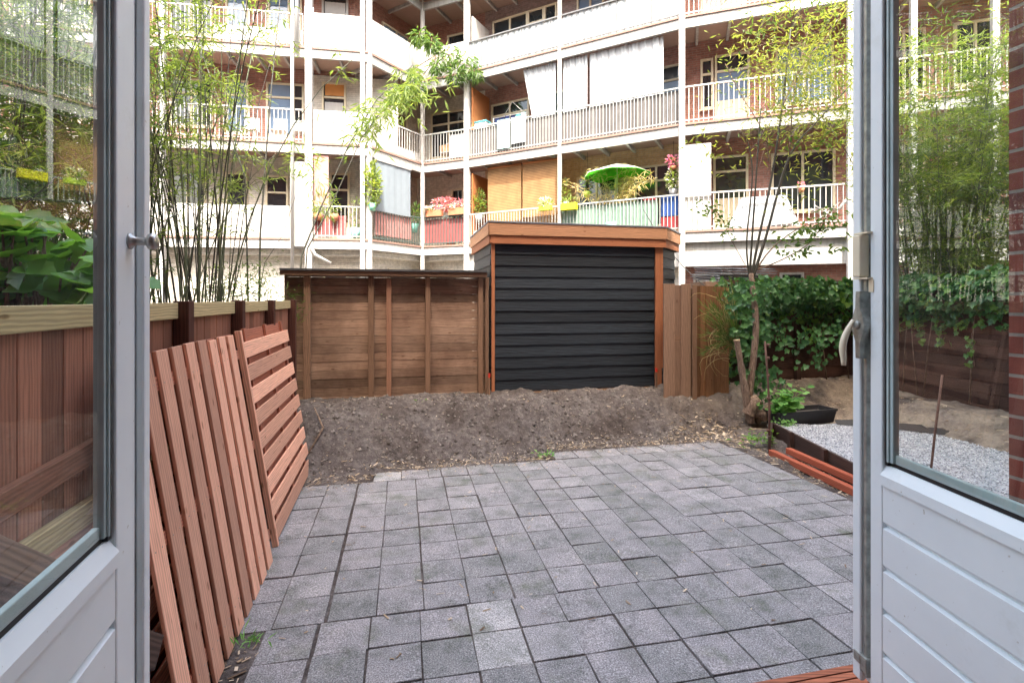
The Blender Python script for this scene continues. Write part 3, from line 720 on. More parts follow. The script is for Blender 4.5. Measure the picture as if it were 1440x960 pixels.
for i in range(nbd + 1):
    if i == 0: mb.build('side_cladding', 'black', shed); mb = MB()
    z0 = SB + .02 + i * bh
    q0, q1 = sp(SW - .04, .05, z0 - .012), sp(SW + .53, .64, z0 - .012); dd = (q1 - q0); nn = Vector((dd.y, -dd.x, 0)).normalized()
    mb.para(q0, dd, nn * .02, Vector((0, 0, bh + .010)) - nn * .016)
mb.build('side_cladding', 'black', shed)
mb = MB(); mb.para(sp(.012, .0, SB - .02), GA * .052, GB * .028, (0, 0, STOP - SB - .09)); mb.build('corner_trim', 'trim', shed, bevel=.003)
mb = MB(); mb.para(sp(SW - .185, -.004, SB - .02), GA * .115, GB * .03, (0, 0, STOP - SB - .09)); mb.para(sp(SW - .065, .0, SB + .3), GA * .02, GB * .03, (0, 0, STOP - SB - .41)); mb.build('corner_trim', 'trim', shed, bevel=.003)
fpoly = [sp(-.03, -.05, 0), sp(SW - .02, -.05, 0), sp(SW + .63, .64, 0), sp(SW + .63, 2.1, 0), sp(-.03, 2.05, 0)]
def ring(mb, pts, z0, z1, th, grow=0.):
    n = len(pts)
    for i in range(n):
        a, b = pts[i], pts[(i + 1) % n]; d = (b - a).normalized(); nn = Vector((d.y, -d.x, 0))
        mb.para(a + nn * grow + Vector((0, 0, z0)) - d * grow, (b - a) + d * grow * 2, -nn * th, (0, 0, z1 - z0))
mb = MB(); ring(mb, fpoly, STOP - .115, STOP + .015, .028); mb.build('lower_fascia', 'trim', shed, bevel=.003)
mb = MB(); ring(mb, fpoly, STOP + .017, STOP + .205, .03, .02); mb.build('fascia', 'fascia', shed, bevel=.004)
rp = [p + Vector((0, 0, 0)) for p in fpoly]
mb = MB(); ring(mb, fpoly, STOP + .206, STOP + .232, .08, .028); mb.build('roof_edge', 'slate', shed, bevel=.003)
mb = MB(); mb.prism([(p.x, p.y) for p in fpoly], STOP + .05, STOP + .2); mb.build('roof', 'felt', shed)
for (s, dd, lab) in ((-.055, -.10, 'short red tipped stake at the shed corner beside the brown boards'), (SW - .24, -.12, 'short red tipped stake at the shed corner beside the wood fence')):
    k_ = thing('stake', lab, 'stake', tuple(sp(s, dd, SB - .05)), 'red tipped stakes at the shed')
    mb = MB(); mb.para(sp(s, dd, SB - .25), GA * .028, GB * .028, (0, 0, .50)); mb.build('post', 'oldpost', k_)
    mb = MB(); mb.para(sp(s - .002, dd - .002, SB + .2505), GA * .032, GB * .032, (0, 0, .065)); mb.build('cap', 'redpaint', k_)
mb = MB(); mb.para(sp(.0, -.03, SB - .05), GA * (SW - .2), GB * .03, (0, 0, .045)); mb.build('sill', 'oldpost', shed)

# brown shed / lean-to of weathered boards
bs = thing('board_shed', 'low weathered brown board shed with exposed posts and a flat roof', 'shed', tuple(sp(-1.5, .5, .57)))
mb = MB(); z = .48; S0, S1 = -3.0, -.075
while z < 2.36:
    hh = uni(.115, .13); mb.para(sp(S0, .03 + uni(0, .006), z), GA * (S1 - S0), GB * .02, (0, 0, hh - .004)); z += hh
mb.build('board_wall', 'oldboard', bs, bevel=.003)
mb = MB(); 
for q in (0,): mb.para(sp(S0, .03, .4), GB * 1.6, GA * .02, (0, 0, 1.95)); mb.para(sp(S0, 1.6, .4), GA * (S1 - S0), GB * .02, (0, 0, 1.95))
mb.build('rear_wall', 'oldboard', bs)
def sx(x):      # shed-line coordinate under photo column x
    r = (x - 720) / FPX; # X = r*Y on line FLc + GA*s
    s = (r * FLc.y - FLc.x) / (GA.x - r * GA.y); return s
for x0, x1, mt, top in ((427, 437, 'oldpost', 2.36), (518, 526, 'oldpost', 2.36), (543.5, 550.5, 'redpost', 2.33), (598, 605, 'oldpost', 2.36), (672, 679, 'oldpost', 2.36), (682, 687, 'oldpost', 2.36)):
    mb = MB(); s0, s1 = sx(x0), sx(x1); mb.para(sp(s0, -.03, .42), GA * (s1 - s0), GB * .056, (0, 0, top - .42)); mb.build('post', mt, bs, bevel=.004)
mb = MB(); mb.para(sp(S0 - .03, -.11, 2.365), GA * (S1 - S0 + .03), GB * .03, (0, 0, .065)); mb.build('fascia', 'oldpost', bs, bevel=.003)
mb = MB(); mb.para(sp(S0 - .03, -.13, 2.432), GA * (S1 - S0 + .03), GB * 1.9, (0, 0, .03)); mb.build('roof', 'felt', bs)

# greyed fence next to the shed: one overlapping panel and a tan one
RF = Vector((2.50, 8.04, 0)); RD = (Vector((3.62, 8.27, 0)) - RF).normalized(); RN = Vector((-RD.y, RD.x, 0))
def rp_(s, d, z): return RF + RD * s + RN * d + Vector((0, 0, z))
wf = thing('wood_fence', 'greyed and tan upright board fence between black shed and ivy', 'fence', tuple(rp_(.5, 0, .5)))
for s0, wd, d, top, mt in ((-.07, .20, 0, 2.27, 'greyboard'), (.10, .17, .024, 2.25, 'greyboard'), (.235, .175, 0, 2.27, 'greyboard'), (.36, .17, .031, 2.2, 'greyboard'), (.42, .085, -.03, 2.25, 'oldpost'), (.50, .09, .01, 2.24, 'tanboard'), (.59, .10, .02, 2.24, 'tanboard'), (.68, .155, 0, 2.24, 'tanboard'), (.84, .13, .02, 2.23, 'tanboard'), (.96, .15, .01, 2.22, 'tanboard')):
    mb = MB(); mb.para(rp_(s0, d, .35), RD * (wd - .006), RN * .02, (0, 0, top - .35)); mb.build('board', mt, wf, bevel=.003)
mb = MB(); mb.para(rp_(.1, .022, 1.35), RD * .2, RN * .006, (0, 0, .07)); mb.para(rp_(0, .075, 2.1), RD * 1.1, RN * .03, (0, 0, .09)); mb.build('rail', 'oldpost', wf)

# dark plank fences behind the ivy
BC = Vector((6.35, 9.2, 0))
def plank_fence(label, p, q, z0, top, sag=0.):
    d = (q - p); L = d.length; d.normalize(); nn = Vector((-d.y, d.x, 0))
    root = thing('plank_fence', label, 'fence', tuple(p.lerp(q, .5) + Vector((0, 0, z0))), 'dark plank fences round the gravel bed')
    mb = MB(); z = z0
    while z < top:
        h = .17; a = p + Vector((0, 0, z + uni(-.006, .006))) + nn * .0
        mb.para(a, d * L + Vector((0, 0, sag)), nn * .025, Vector((0, 0, h + .014)) + nn * .014); z += h
    mb.build('planks', 'darkplank', root, bevel=.003)
    for t in (.02, L / 2, L - .1):
        mb = MB(); mb.para(p + d * t + nn * -.08 + Vector((0, 0, z0 - .1)), d * .09, nn * .075, (0, 0, top - z0 + .1)); mb.build('post', 'darkplank', root)
plank_fence('dark brown plank fence overgrown with ivy behind the tree stump', Vector((3.66, 8.62, 0)), BC, .3, 2.3)
plank_fence('dark brown plank fence running from the corner towards the brick wall', BC + Vector((.02, -.05, 0)), BC + (-GB) * 8.6, .0, 2.15)

# timber edging of the gravel, red beams
ed = thing('timber_edging', 'dark timber edging board with stubby posts round the gravel', 'edging', (3.7, 6.2, 0))
mb = MB(); e0, e1 = Vector((3.75, 7.2, 0)), Vector((3.62, 2.5, 0)); mb.bar(e0 + Vector((0, 0, .13)), e1 + Vector((0, 0, .13)), .035, .24); mb.build('board', 'edging', ed, bevel=.004)
mb = MB(); mb.bar(Vector((3.37, 6.56, .13)), e0 + Vector((-.02, 0, .16)), .03, .2); mb.build('board', 'edging', ed, bevel=.004)
for t in (.12, .28, .44, .62, .8):
    q = e0.lerp(e1, t); mb = MB(); mb.box(q.x - .075, q.x - .02, q.y - .035, q.y + .035, 0, .27); mb.build('post', 'edging', ed, bevel=.004)
r0, r1 = Vector((3.36, 6.5, 0)), Vector((3.78, 3.3, 0)); rd = (r1 - r0).normalized()
mb = MB(); mb.bar(r0 + Vector((0, 0, .04)), r1 + Vector((0, 0, .04)), .075, .075); one(mb, 'timber_beam', 'redbeam', 'red stained timber beam lying lowest beside the gravel edging', 'beam', 'red beams by the gravel', bevel=.004)
mb = MB(); s_ = Vector((.14, 0, 0)); mb.bar(r0 + s_ + rd * .12 + Vector((0, 0, .10)), r1 + s_ + Vector((0, 0, .10)), .07, .075); one(mb, 'timber_beam', 'redbeam', 'red stained timber beam lying higher, against the dark edging board', 'beam', 'red beams by the gravel', bevel=.004)
mb = MB(); mb.tube([(3.385, 6.60, 0), (3.39, 6.60, .6), (3.36, 6.6, 1.1), (3.33, 6.6, 1.47)], [.016, .015, .014, .012], 7)
for z in (.3, .72, 1.02, 1.25, 1.42): mb.tube([(3.375, 6.6, z - .015), (3.37, 6.6, z + .015)], .021, 7)
one(mb, 'metal_rod', 'rust', 'thin dark knobbly rod standing at the corner of the gravel edging', 'rod')
mb = MB(); mb.tube([(4.62, 5.54, .05), (4.68, 5.54, .6), (4.755, 5.54, 1.19)], .012, 7)
one(mb, 'metal_rod', 'rust', 'rusty straight rod stuck in the gravel behind door glass', 'rod')

# ================================================================== balcony blocks round the courtyard
class Fr:
    """vertical frame: u along the balcony edge, d inwards (away from the garden), z up"""
    def __init__(s, p, q):
        s.p = Vector((*p, 0)); s.q = Vector((*q, 0)); s.u = (s.q - s.p); s.L = s.u.length; s.u.normalize(); s.n = Vector((-s.u.y, s.u.x, 0))
    def pt(s, u, d, z): return s.p + s.u * u + s.n * d + Vector((0, 0, z))
    def hit(s, x, y, d=0.):
        r = Vector(((x - 720) / FPX, 1, -(y - HZ) / FPX)); o = s.p + s.n * d
        t = o.dot(s.n) / r.dot(s.n); h = r * t
        return (h - s.p).dot(s.u), EYE + h.z
    def U(s, x, d=0.): return s.hit(x, HZ, d)[0]
    def blk(s, mb, u0, u1, d0, d1, z0, z1, mode='long', r=None): mb.para(s.pt(u0, d0, z0), s.u * (u1 - u0), s.n * (d1 - d0), (0, 0, z1 - z0), mode, r)
    def quad(s, mb, u0, u1, z0, z1, d, r=None): mb.face([s.pt(u0, d, z0), s.pt(u1, d, z0), s.pt(u1, d, z1), s.pt(u0, d, z1)], [(u0, z0), (u1, z0), (u1, z1), (u0, z1)], r)
Z = [3.86, 6.76, 9.66, 12.45]
DW = 1.25
PTS = [(-26, 12.1), (-4.46, 15.5), (-3.15, 17.6), (-1.51, 16.9), (4.57, 13.6), (8.44, 12.25), (27., 6.1)]
FR = [Fr(a, b) for a, b in zip(PTS, PTS[1:])]
FL_, F1, F2, R1, R2, R3 = FR
def off_pts(d):
    out = []
    for i, p in enumerate(PTS):
        p = Vector(p); 
        if i == 0: n = FR[0].n.xy; out.append(p + n * d); continue
        if i == len(PTS) - 1: n = FR[-1].n.xy; out.append(p + n * d); continue
        n1, n2 = FR[i - 1].n.xy, FR[i].n.xy; m = (n1 + n2); m = m / (m.dot(n1)); out.append(p + m * d)
    return out
def strip_poly(i, d0, d1, inset=0.):
    a, b = off_pts(d0), off_pts(d1); return [tuple(a[i]), tuple(a[i + 1]), tuple(b[i + 1]), tuple(b[i])]

bA = thing('apartment_building', 'white and brick apartment block with balconies behind the bamboo, with drainpipes', 'building', (-9, 15.5, 0), 'balcony blocks round the courtyard')
bB = thing('apartment_building', 'corner apartment block of pale brick with angled balconies and pink maple', 'building', (-2.8, 18, 0), 'balcony blocks round the courtyard')
bC = thing('apartment_building', 'brick apartment block with long white curtains and a green parasol balcony', 'building', (1.5, 16, 0), 'balcony blocks round the courtyard')
bD = thing('apartment_building', 'red brick apartment block with white railings behind the slender tree', 'building', (8, 13.4, 0), 'balcony blocks round the courtyard')
OWN = [bA, bB, bB, bC, bD, bD]
WALL = [['whitebrick', 'whitebrick', 'redbrick', 'redbrick'], ['whitebrick', 'whitebrick', 'whitebrick', 'redbrick'], ['whitebrick', 'whitebrick', 'whitebrick', 'redbrick'],
        ['whitebrick', 'beigebrick', 'redbrick', 'purplebrick'], ['redbrick', 'redbrick', 'redbrick', 'redbrick'], ['redbrick', 'redbrick', 'redbrick', 'redbrick']]
ZL = [-.3, Z[0], Z[1], Z[2], 15.6]
for i, f in enumerate(FR):
    for k in range(4):
        mb = MB(); dd = DW if k else .5
        mb.prism(strip_poly(i, dd, DW + .6), ZL[k] + (.001 if k else 0), ZL[k + 1] - .001); mb.build('wall', WALL[i][k], OWN[i])
    for k, z in enumerate(Z):
        mb = MB(); mb.prism(strip_poly(i, .08, DW - .002), z - .14, z); slab = mb.build('balcony', 'soffit', OWN[i])
        mb = MB(); mb.prism(strip_poly(i, 0, .078), z - .31, z - .045); mb.build('beam', 'offwhite' if k else 'white', slab)
        mb = MB(); mb.prism(strip_poly(i, -.03, .06), z - .042, z + .012); mb.build('gutter_lip', 'lipwood', slab)
        if k:
            u = .4
            while u < f.L - .3:
                mb = MB(); f.blk(mb, u, u + .07, .08, DW - .01, z - .25, z - .142); mb.build('joist', 'offwhite', slab); u += .82
# raised plinth band below the lowest balconies
for i, f in enumerate(FR):
    mb = MB(); mb.prism(strip_poly(i, .12, .5), Z[0] - .95, Z[0] - .312) if i > 2 else mb.prism(strip_poly(i, .2, .5), Z[0] - .5, Z[0] - .312); mb.build('plinth_band', 'white' if i > 2 else 'whitebrick', OWN[i])
# eaves
mb = MB()
for i in (1, 2): mb.prism(strip_poly(i, -.5, DW), Z[3] + .02, Z[3] + .2)
mb.build('eaves', 'offwhite', bB)

def post(b, f, x, z0, z1, w=.12, mat='white', d=-.02):
    u = f.U(x, d); mb = MB(); f.blk(mb, u - w / 2, u + w / 2, d - .04, d + w - .04, z0, z1); return mb.build('post', mat, b, bevel=.006)
def pipe(b, f, x, z0, z1, r=.055, mat='white', d=-.12):
    u = f.U(x, d); mb = MB(); mb.tube([f.pt(u, d, z0), f.pt(u, d, z1)], r, 10); return mb.build('drainpipe', mat, b)
def railing(b, f, x0, x1, k, mat='white', step=.115, hgt=1.0, bar=.018, d=.03, u0=None, u1=None):
    z = Z[k] + .02
    u0 = f.U(x0, d) if u0 is None else u0; u1 = f.U(x1, d) if u1 is None else u1
    mb = MB(); f.blk(mb, u0, u1, d - .02, d + .025, z + hgt - .04, z + hgt); f.blk(mb, u0, u1, d - .012, d + .012, z + .06, z + .09)
    n = int((u1 - u0) / step)
    for j in range(n + 1):
        u = u0 + (u1 - u0) * j / max(1, n); f.blk(mb, u - bar / 2, u + bar / 2, d - bar / 2, d + bar / 2, z + .0, z + hgt - .042)
    return mb.build('railing', mat, b)
def solid(b, f, x0, x1, k, mat, h0=.03, h1=1.0, d=.06, name='parapet', th=.03, u0=None, u1=None):
    u0 = f.U(x0, d) if u0 is None else u0; u1 = f.U(x1, d) if u1 is None else u1
    mb = MB(); f.blk(mb, u0, u1, d, d + th, Z[k] + h0, Z[k] + h1, 'brick'); return mb.build(name, mat, b)
def window(b, f, x0, x1, k, z0, z1, cols=1, transom=None, frame='cream', pane='pane', d=DW, curtain=None, kind='window', panel=0., fw=.06):
    """frame stands proud of the wall; each light is a pane sub-part. z relative to floor k"""
    u0, u1 = f.U(x0, d), f.U(x1, d); zb = Z[k] if k >= 0 else 0
    a, c = zb + z0, zb + z1; mb = MB(); e = d - .075
    for ua in (u0, u1 - fw): f.blk(mb, ua, ua + fw, e, d - .004, a, c)
    f.blk(mb, u0 + fw, u1 - fw, e, d - .004, a, a + fw); f.blk(mb, u0 + fw, u1 - fw, e, d - .004, c - fw, c)
    f.blk(mb, u0 - .03, u1 + .03, e - .03, e, a - .05, a - .002)
    rows = [(a + fw, c - fw)]
    if transom:
        t = zb + transom; f.blk(mb, u0 + fw, u1 - fw, e + .002, d - .004, t - fw / 2, t + fw / 2); rows = [(a + fw, t - fw / 2), (t + fw / 2, c - fw)]
    cw = (u1 - u0 - 2 * fw) / cols
    for j in range(1, cols): u = u0 + fw + cw * j; f.blk(mb, u - fw / 2, u + fw / 2, e + .001, d - .004, a + fw, c - fw)
    if panel: f.blk(mb, u0 + fw, u1 - fw, d - .05, d - .006, a + fw, a + fw + panel); rows[0] = (a + fw + panel, rows[0][1])
    o = mb.build(kind, frame, b)
    for ri, (p, q) in enumerate(rows):
        for j in range(cols):
            mb = MB(); f.quad(mb, u0 + fw + cw * j + .01, u0 + fw + cw * (j + 1) - .01, p, q, d - .03); mb.build('pane', pane if not (curtain and ri == 0) else 'paneblue' if curtain == 'blue' else pane, o)  # curtain 'blue' hangs no cloth, it picks the panes coloured like reflected sky
            if curtain and curtain != 'blue' and ri == 0:
                mb = MB(); ua, ub = u0 + fw + cw * j + .03, u0 + fw + cw * (j + 1) - .03; nn = 16
                for m in range(nn):
                    s0, s1 = m / nn, (m + 1) / nn; dz = lambda m: d - .036 - .006 * math.sin(m * 2.1)
                    mb.face([f.pt(ua + (ub - ua) * s0, dz(m), p + .01), f.pt(ua + (ub - ua) * s1, dz(m + 1), p + .01), f.pt(ua + (ub - ua) * s1, dz(m + 1), q - .12), f.pt(ua + (ub - ua) * s0, dz(m), q - .12)], sm=True)
                mb.build('curtain', curtain, o)
    return o
def sheet(f, x0, x1, za, zb, d, waves=6, amp=.03, slant=0., pinch=0., nv=10, nu=48, zt1=None):
    """hanging cloth with soft folds, pixel columns x0..x1, absolute heights"""
    mb = MB(); u0, u1 = f.U(x0, d), f.U(x1, d); g = []; ph = uni(0, 6)
    for j in range(nv + 1):
        t = j / nv; row = []
        for i in range(nu + 1):
            s = i / nu; top = zb + ((zt1 - zb) * s if zt1 is not None else 0)
            z = za + (top - za) * t
            fold = amp * math.sin(s * waves * 6.283 + ph + .6 * math.sin(t * 2.2)) * (.35 + .65 * (1 - t)) + amp * .5 * math.sin(s * waves * 2.7 * 6.283 + t)
            row.append(f.pt(u0 + (u1 - u0) * s + slant * (1 - t) * (1 - s), d + fold, z))
        g.append(row)
    for j in range(nv):
        for i in range(nu): mb.face([g[j][i], g[j][i + 1], g[j + 1][i + 1], g[j + 1][i]], sm=True, r=.5)
    me_v = mb.v; return mb

# ---- block behind the bamboo (FL_)
f = FL_
for x in (228, 434, 510): post(bA, f, x, 0 if x != 434 else 0, 13.5, .14 if x != 434 else .2)
pipe(bA, f, 411, 2.6, 13.5, .05); pipe(bA, f, 417.5, 9.4, 13.5, .05)
mb = MB(); u = f.U(437, -.12); mb.tube([f.pt(u, -.12, Z[1] - .3), f.pt(u, -.12, Z[0] - .25), f.pt(u + .12, -.10, Z[0] - .5), f.pt(u + .55, .02, Z[0] - .75)], .05, 10); mb.build('drainpipe', 'white', bA)
for k in (1, 2):
    railing(bA, f, -40, 60, k); railing(bA, f, 60, 227, k); railing(bA, f, 229, 426, k)
railing(bA, f, -300, -40, 1)
solid(bA, f, 300, 426, 2, 'white', .1, .55, d=.1)
solid(bA, f, -200, 228, 0, 'white', .03, 1.0); solid(bA, f, 229, 407, 0, 'white', .03, .98); 
solid(bA, f, 408, 430, 0, 'white', -.25, 2.3, d=-.06, name='screen_panel')
solid(bA, f, 441, 507, 2, 'white', .02, 1.05, d=-.03); solid(bA, f, 428, 441, 2, 'white', .02, 1.2, d=-.035)
solid(bA, f, 441, 507, 1, 'white', .02, 1.0, d=-.03)
railing(bA, f, 441, 507, 0, 'greyrail'); solid(bA, f, 443, 487, 0, 'redpanel', .1, .72, d=.07, name='screen_panel')
solid(bA, f, 441, 462, 0, 'pinkpanel', 1.0, 2.55, d=.05, name='lattice_screen')
# brick stretch and windows
def facing(f, x0, x1, k, mat, z1=2.6):
    mb = MB(); u0, u1 = f.U(x0, DW), f.U(x1, DW); f.blk(mb, u0, u1, DW - .05, DW - .003, Z[k] + .005, Z[k] + z1, 'brick'); return mb
facing(f, 433, 560, 1, 'whitebrick', 2.58).build('wall', 'whitebrick', bA); 
for x0, x1, k, a, b_, kw in ((375, 412, 1, .0, 2.25, dict(transom=1.78, kind='door', panel=.55, pane='paneblue')), (412, 428, 1, .75, 2.25, dict(transom=1.78)), (318, 350, 1, .55, 2.25, dict(transom=1.78, pane='paneblue')), (240, 300, 1, .7, 2.2, dict(cols=2, transom=1.75)),
        (318, 350, 2, .5, 2.3, dict(pane='paneblue')), (377, 408, 2, .02, 2.3, dict(kind='door', panel=.6, pane='paneblue')), (409, 425, 2, .02, 2.3, dict(pane='paneblue', panel=.5)), (240, 300, 2, .7, 2.2, dict(cols=2)),
        (318, 348, 0, .75, 2.2, dict()), (374, 406, 0, .8, 2.15, dict(transom=1.6)), (240, 290, 0, .75, 2.2, dict(cols=2)), (40, 130, 0, .7, 2.2, dict(cols=3)), (20, 130, 1, .7, 2.2, dict(cols=3, transom=1.7)), (20, 130, 2, .7, 2.2, dict(cols=3, transom=1.7)),
        ):
    window(bA, f, x0, x1, k, a, b_, d=DW if not (k == 1 and x0 > 440) else DW - .05, **kw)
window(bA, f, 453, 487, 1, .02, 2.35, transom=1.86, kind='door', panel=1.0, d=DW - .05, curtain='lace')
mb = MB(); u0, u1 = f.U(454, 1.1), f.U(486, 1.1); f.blk(mb, u0 + .06, u1 - .06, DW - .105, DW - .09, Z[1] + 1.92, Z[1] + 2.3); mb.build('transom_blind', 'orange', bA)
window(bA, f, 453, 490, 2, .02, 2.3, kind='door', panel=.7, frame='white', curtain='lace')
window(bA, f, 464, 492, 0, .02, 2.3, transom=1.75, kind='door', panel=.6)
window(bA, f, 240, 300, -1, 2.2, 3.1); window(bA, f, 455, 490, -1, 2.1, 2.95, d=.5)

# ---- corner block
for x, f in ((594, F2), (656, F2)): post(bB, f, x, 0, 13.2, .11 if x == 594 else .17, d=-.02)
post(bB, F1, 520, 0, 13.2, .13)
for k, f, x0, x1, mt in ((1, F1, 519, 593, 'white'), (1, F2, 596, 653, 'greyrail'), (0, F1, 519, 593, 'darkrail'), (0, F2, 596, 653, 'darkrail')):
    railing(bB, f, x0, x1, k, mt)
solid(bB, F1, 518, 594, 2, 'white', .02, 1.05, d=-.03); solid(bB, F2, 594, 657, 2, 'white', .02, 1.05, d=-.03)
solid(bB, F1, 519, 593, 1, 'white', .02, .35, d=.08, name='screen_panel'); solid(bB, F2, 632, 655, 1, 'white', .1, .9, d=.08, name='screen_panel')
solid(bB, F1, 527, 578, 0, 'pinkpanel', .2, .92, d=.08, name='screen_panel'); solid(bB, F2, 597, 652, 0, 'redpanel', .12, .93, d=.08, name='screen_panel')
window(bB, F1, 534, 572, 1, .55, 2.1, pane='brownblind', fw=.1); window(bB, F1, 536, 575, 2, .75, 2.1, cols=2, pane='paneblue', curtain='lace')
window(bB, F2, 607, 658, 1, .02, 2.2, cols=2, transom=1.75, kind='door', panel=.5); window(bB, F2, 636, 668, 0, .02, 2.2, cols=2, transom=1.72, kind='door', panel=.5)
window(bB, F2, 630, 656, 2, .8, 2.1, pane='pane')
window(bB, F1, 545, 585, -1, 2.2, 3.05, d=.5); window(bB, F2, 612, 645, -1, 2.2, 3.0, d=.5)
# ---- long block R1
f = R1
post(bC, f, 787, Z[0], Z[1], .1); post(bC, f, 787, Z[1], Z[2], .1); post(bC, f, 787, Z[2], 13.5, .1)
for (x0, x1) in ((659, 785), (789, 955)):
    railing(bC, f, x0, x1, 0, 'greyrail', .1); railing(bC, f, x0, x1, 1, 'greyrail', .1); railing(bC, f, x0, x1, 2, 'darkbar', .24)
    solid(bC, f, x0, x1, 1, 'weathered', .04, .95, d=.07, name='screen_panel'); solid(bC, f, x0, x1, 2, 'corr', .05, .98, d=.065, name='screen_panel')
solid(bC, f, 790, 925, 0, 'palegreen', .08, .93, d=.08, name='screen_panel')
solid(bC, f, 666, 682, 0, 'white', .05, .45, d=.12, name='screen_panel')
for k, mt in ((0, 'partition'), (1, 'partition'), (2, 'white')):   # partitions between neighbours
    mb = MB(); u = f.U(661, 0); f.blk(mb, u, u + .04, .1, DW - .06, Z[k] + .01, Z[k] + (2.4 if k < 2 else 1.9)); mb.build('partition', mt, bC)
window(bC, f, 692, 745, 1, .75, 2.15, cols=2, transom=1.72); window(bC, f, 752, 800, 1, .75, 2.15, cols=2); window(bC, f, 930, 958, 1, .5, 2.2, transom=1.75, curtain='blue')
window(bC, f, 694, 743, 2, .75, 2.2, cols=2, transom=1.7, curtain='lace'); window(bC, f, 743, 766, 2, .05, 2.2, transom=1.75, kind='door', panel=.75, curtain='blue'); window(bC, f, 766, 784, 2, .75, 2.2, transom=1.7, curtain='lace')
window(bC, f, 812, 850, 2, .75, 2.2, curtain='blue', cols=2); window(bC, f, 880, 930, 2, .75, 2.2, curtain='lace', cols=2)
window(bC, f, 812, 868, 0, .2, 2.1, cols=2, frame='cream'); window(bC, f, 893, 955, 0, .05, 2.2, cols=2, transom=1.72, kind='door', panel=.3)
window(bC, f, 700, 760, -1, 2.1, 3.0, d=.5)
# awning of the top balcony
mb = MB(); 
for i in range(10):
    s0, s1 = i / 10, (i + 1) / 10; u0, u1 = f.U(800, -.3), f.U(858, -.3)
    q = lambda s: (u0 + (u1 - u0) * s, Z[2] + 2.2 - .28 * math.sin(s * 3.14159) )
    (a, za), (c, zc) = q(s0), q(s1); mb.face([f.pt(a, -.3, za), f.pt(c, -.3, zc), f.pt(c, .9, zc + .25), f.pt(a, .9, za + .25)], sm=True)
one(mb, 'sunshade', 'terracotta', 'tan sunshade hanging from the top balcony above white panels', 'sunshade')
# ---- R2, R3
for x, f in ((957, R2), (1196, R2)): post(bD, f, x if x > 1000 else 959, 0, 13.2, .16 if x < 1000 else .13)
for k in (0, 1, 2):
    railing(bD, R2, 962, 1194, k, 'white', .12); railing(bD, R2, 1198, 1198, k, 'white', .12, u1=R2.L); railing(bD, R3, 0, 0, k, 'white', .12, u0=.02, u1=R3.L)
solid(bD, R2, 962, 1000, 0, 'white', .0, 2.35, d=.1, name='screen_panel', th=.5)
for k in (1, 2):
    mb = MB(); u = R2.U(961, 0); R2.blk(mb, u, u + .04, .1, DW - .06, Z[k] + .01, Z[k] + 1.9); mb.build('partition', 'white', bD)
f = R2
window(bD, f, 1003, 1052, 0, .03, 2.25, transom=1.8, kind='door', panel=.95); window(bD, f, 1084, 1174, 0, .55, 2.2, cols=2)
window(bD, f, 985, 1003, 1, .75, 2.2, transom=1.75); window(bD, f, 1005, 1054, 1, .03, 2.25, transom=1.78, kind='door', panel=.85, curtain='blue'); window(bD, f, 1090, 1172, 1, .6, 2.2, cols=2, curtain='blue')
window(bD, f, 985, 1050, 2, .03, 2.2, cols=2, kind='door', curtain='lace'); window(bD, f, 1090, 1172, 2, .6, 2.2, cols=2)
for x0, x1 in ((975, 1030), (1040, 1070), (1096, 1130)): window(bD, f, x0, x1, -1, 2.15, 2.72, frame='white', cols=2 if x0 < 1000 else 1, curtain='lace', d=.5)
for k in (0, 1, 2):
    window(bD, R3, 1240, 1300, k, .6, 2.2, cols=2); window(bD, R3, 1340, 1400, k, .6, 2.2, cols=2)
for x in (1285, 1400): post(bD, R3, x, 0, 13.2, .13)

# ================================================================== things on the balconies
f = R1
zt_ = Z[2] - .33
grp = 'white cloths hung along a balcony'
for x0, x1, za, lab, wv, sl in ((736, 782, Z[1] + .92, 'white curtain hung on the balcony beside the washing rack', 5, .35), (792, 826, Z[1] + .95, 'narrow white curtain hung just past the balcony post', 3, 0), (829, 933, Z[1] + .98, 'broad white curtain hung on the balcony, the widest one', 7, 0)):
    mb = sheet(f, x0, x1, za, zt_, .14, wv, .035, slant=sl)
    one(mb, 'curtain', 'curtain', lab, 'curtain', grp)
mb = sheet(f, 783, 790, Z[1] + .96, zt_, .2, 1, .02); one(mb, 'curtain', 'mint', 'thin strip of pale blue curtain behind the balcony post', 'curtain', grp)
for x0, x1, h0, mt, lab in ((699, 717, .12, 'mint', 'mint towel hung over the weathered balcony railing'), (719, 739, .22, 'curtain', 'white towel hung over the weathered balcony railing')):
    mb = sheet(f, x0, x1, Z[1] + h0, Z[1] + 1.06, -.03, 2, .012); one(mb, 'towel', mt, lab, 'towel', 'towels on the balcony railing')
for x0, x1, lab in ((686, 733, 'woven bamboo roller blind next to the orange partition, lowered over the balcony'), (735, 785, 'woven bamboo roller blind next to the white post, lowered over the balcony')):
    root = thing('roller_blind', lab, 'blind', tuple(f.pt(f.U((x0 + x1) / 2), .3, Z[0] + .45)), 'bamboo blinds of the balcony')
    mb = sheet(f, x0, x1, Z[0] + .72 if x0 < 700 else Z[0] + .8, Z[1] - .38, .3, 1, .006, nv=12, nu=12)
    # uv in metres for the weave
    mb.uv = []
    for fc in mb.f:
        for vi in fc: v_ = mb.v[vi]; mb.uv.append((v_[0], v_[2]))
    mb.build('slats', 'blind', root)
    mb = MB(); u0, u1 = f.U(x0, .3), f.U(x1, .3); mb.tube([f.pt(u0, .3, Z[1] - .36), f.pt(u1, .3, Z[1] - .36)], .035, 8); mb.build('roller', 'partition', root)
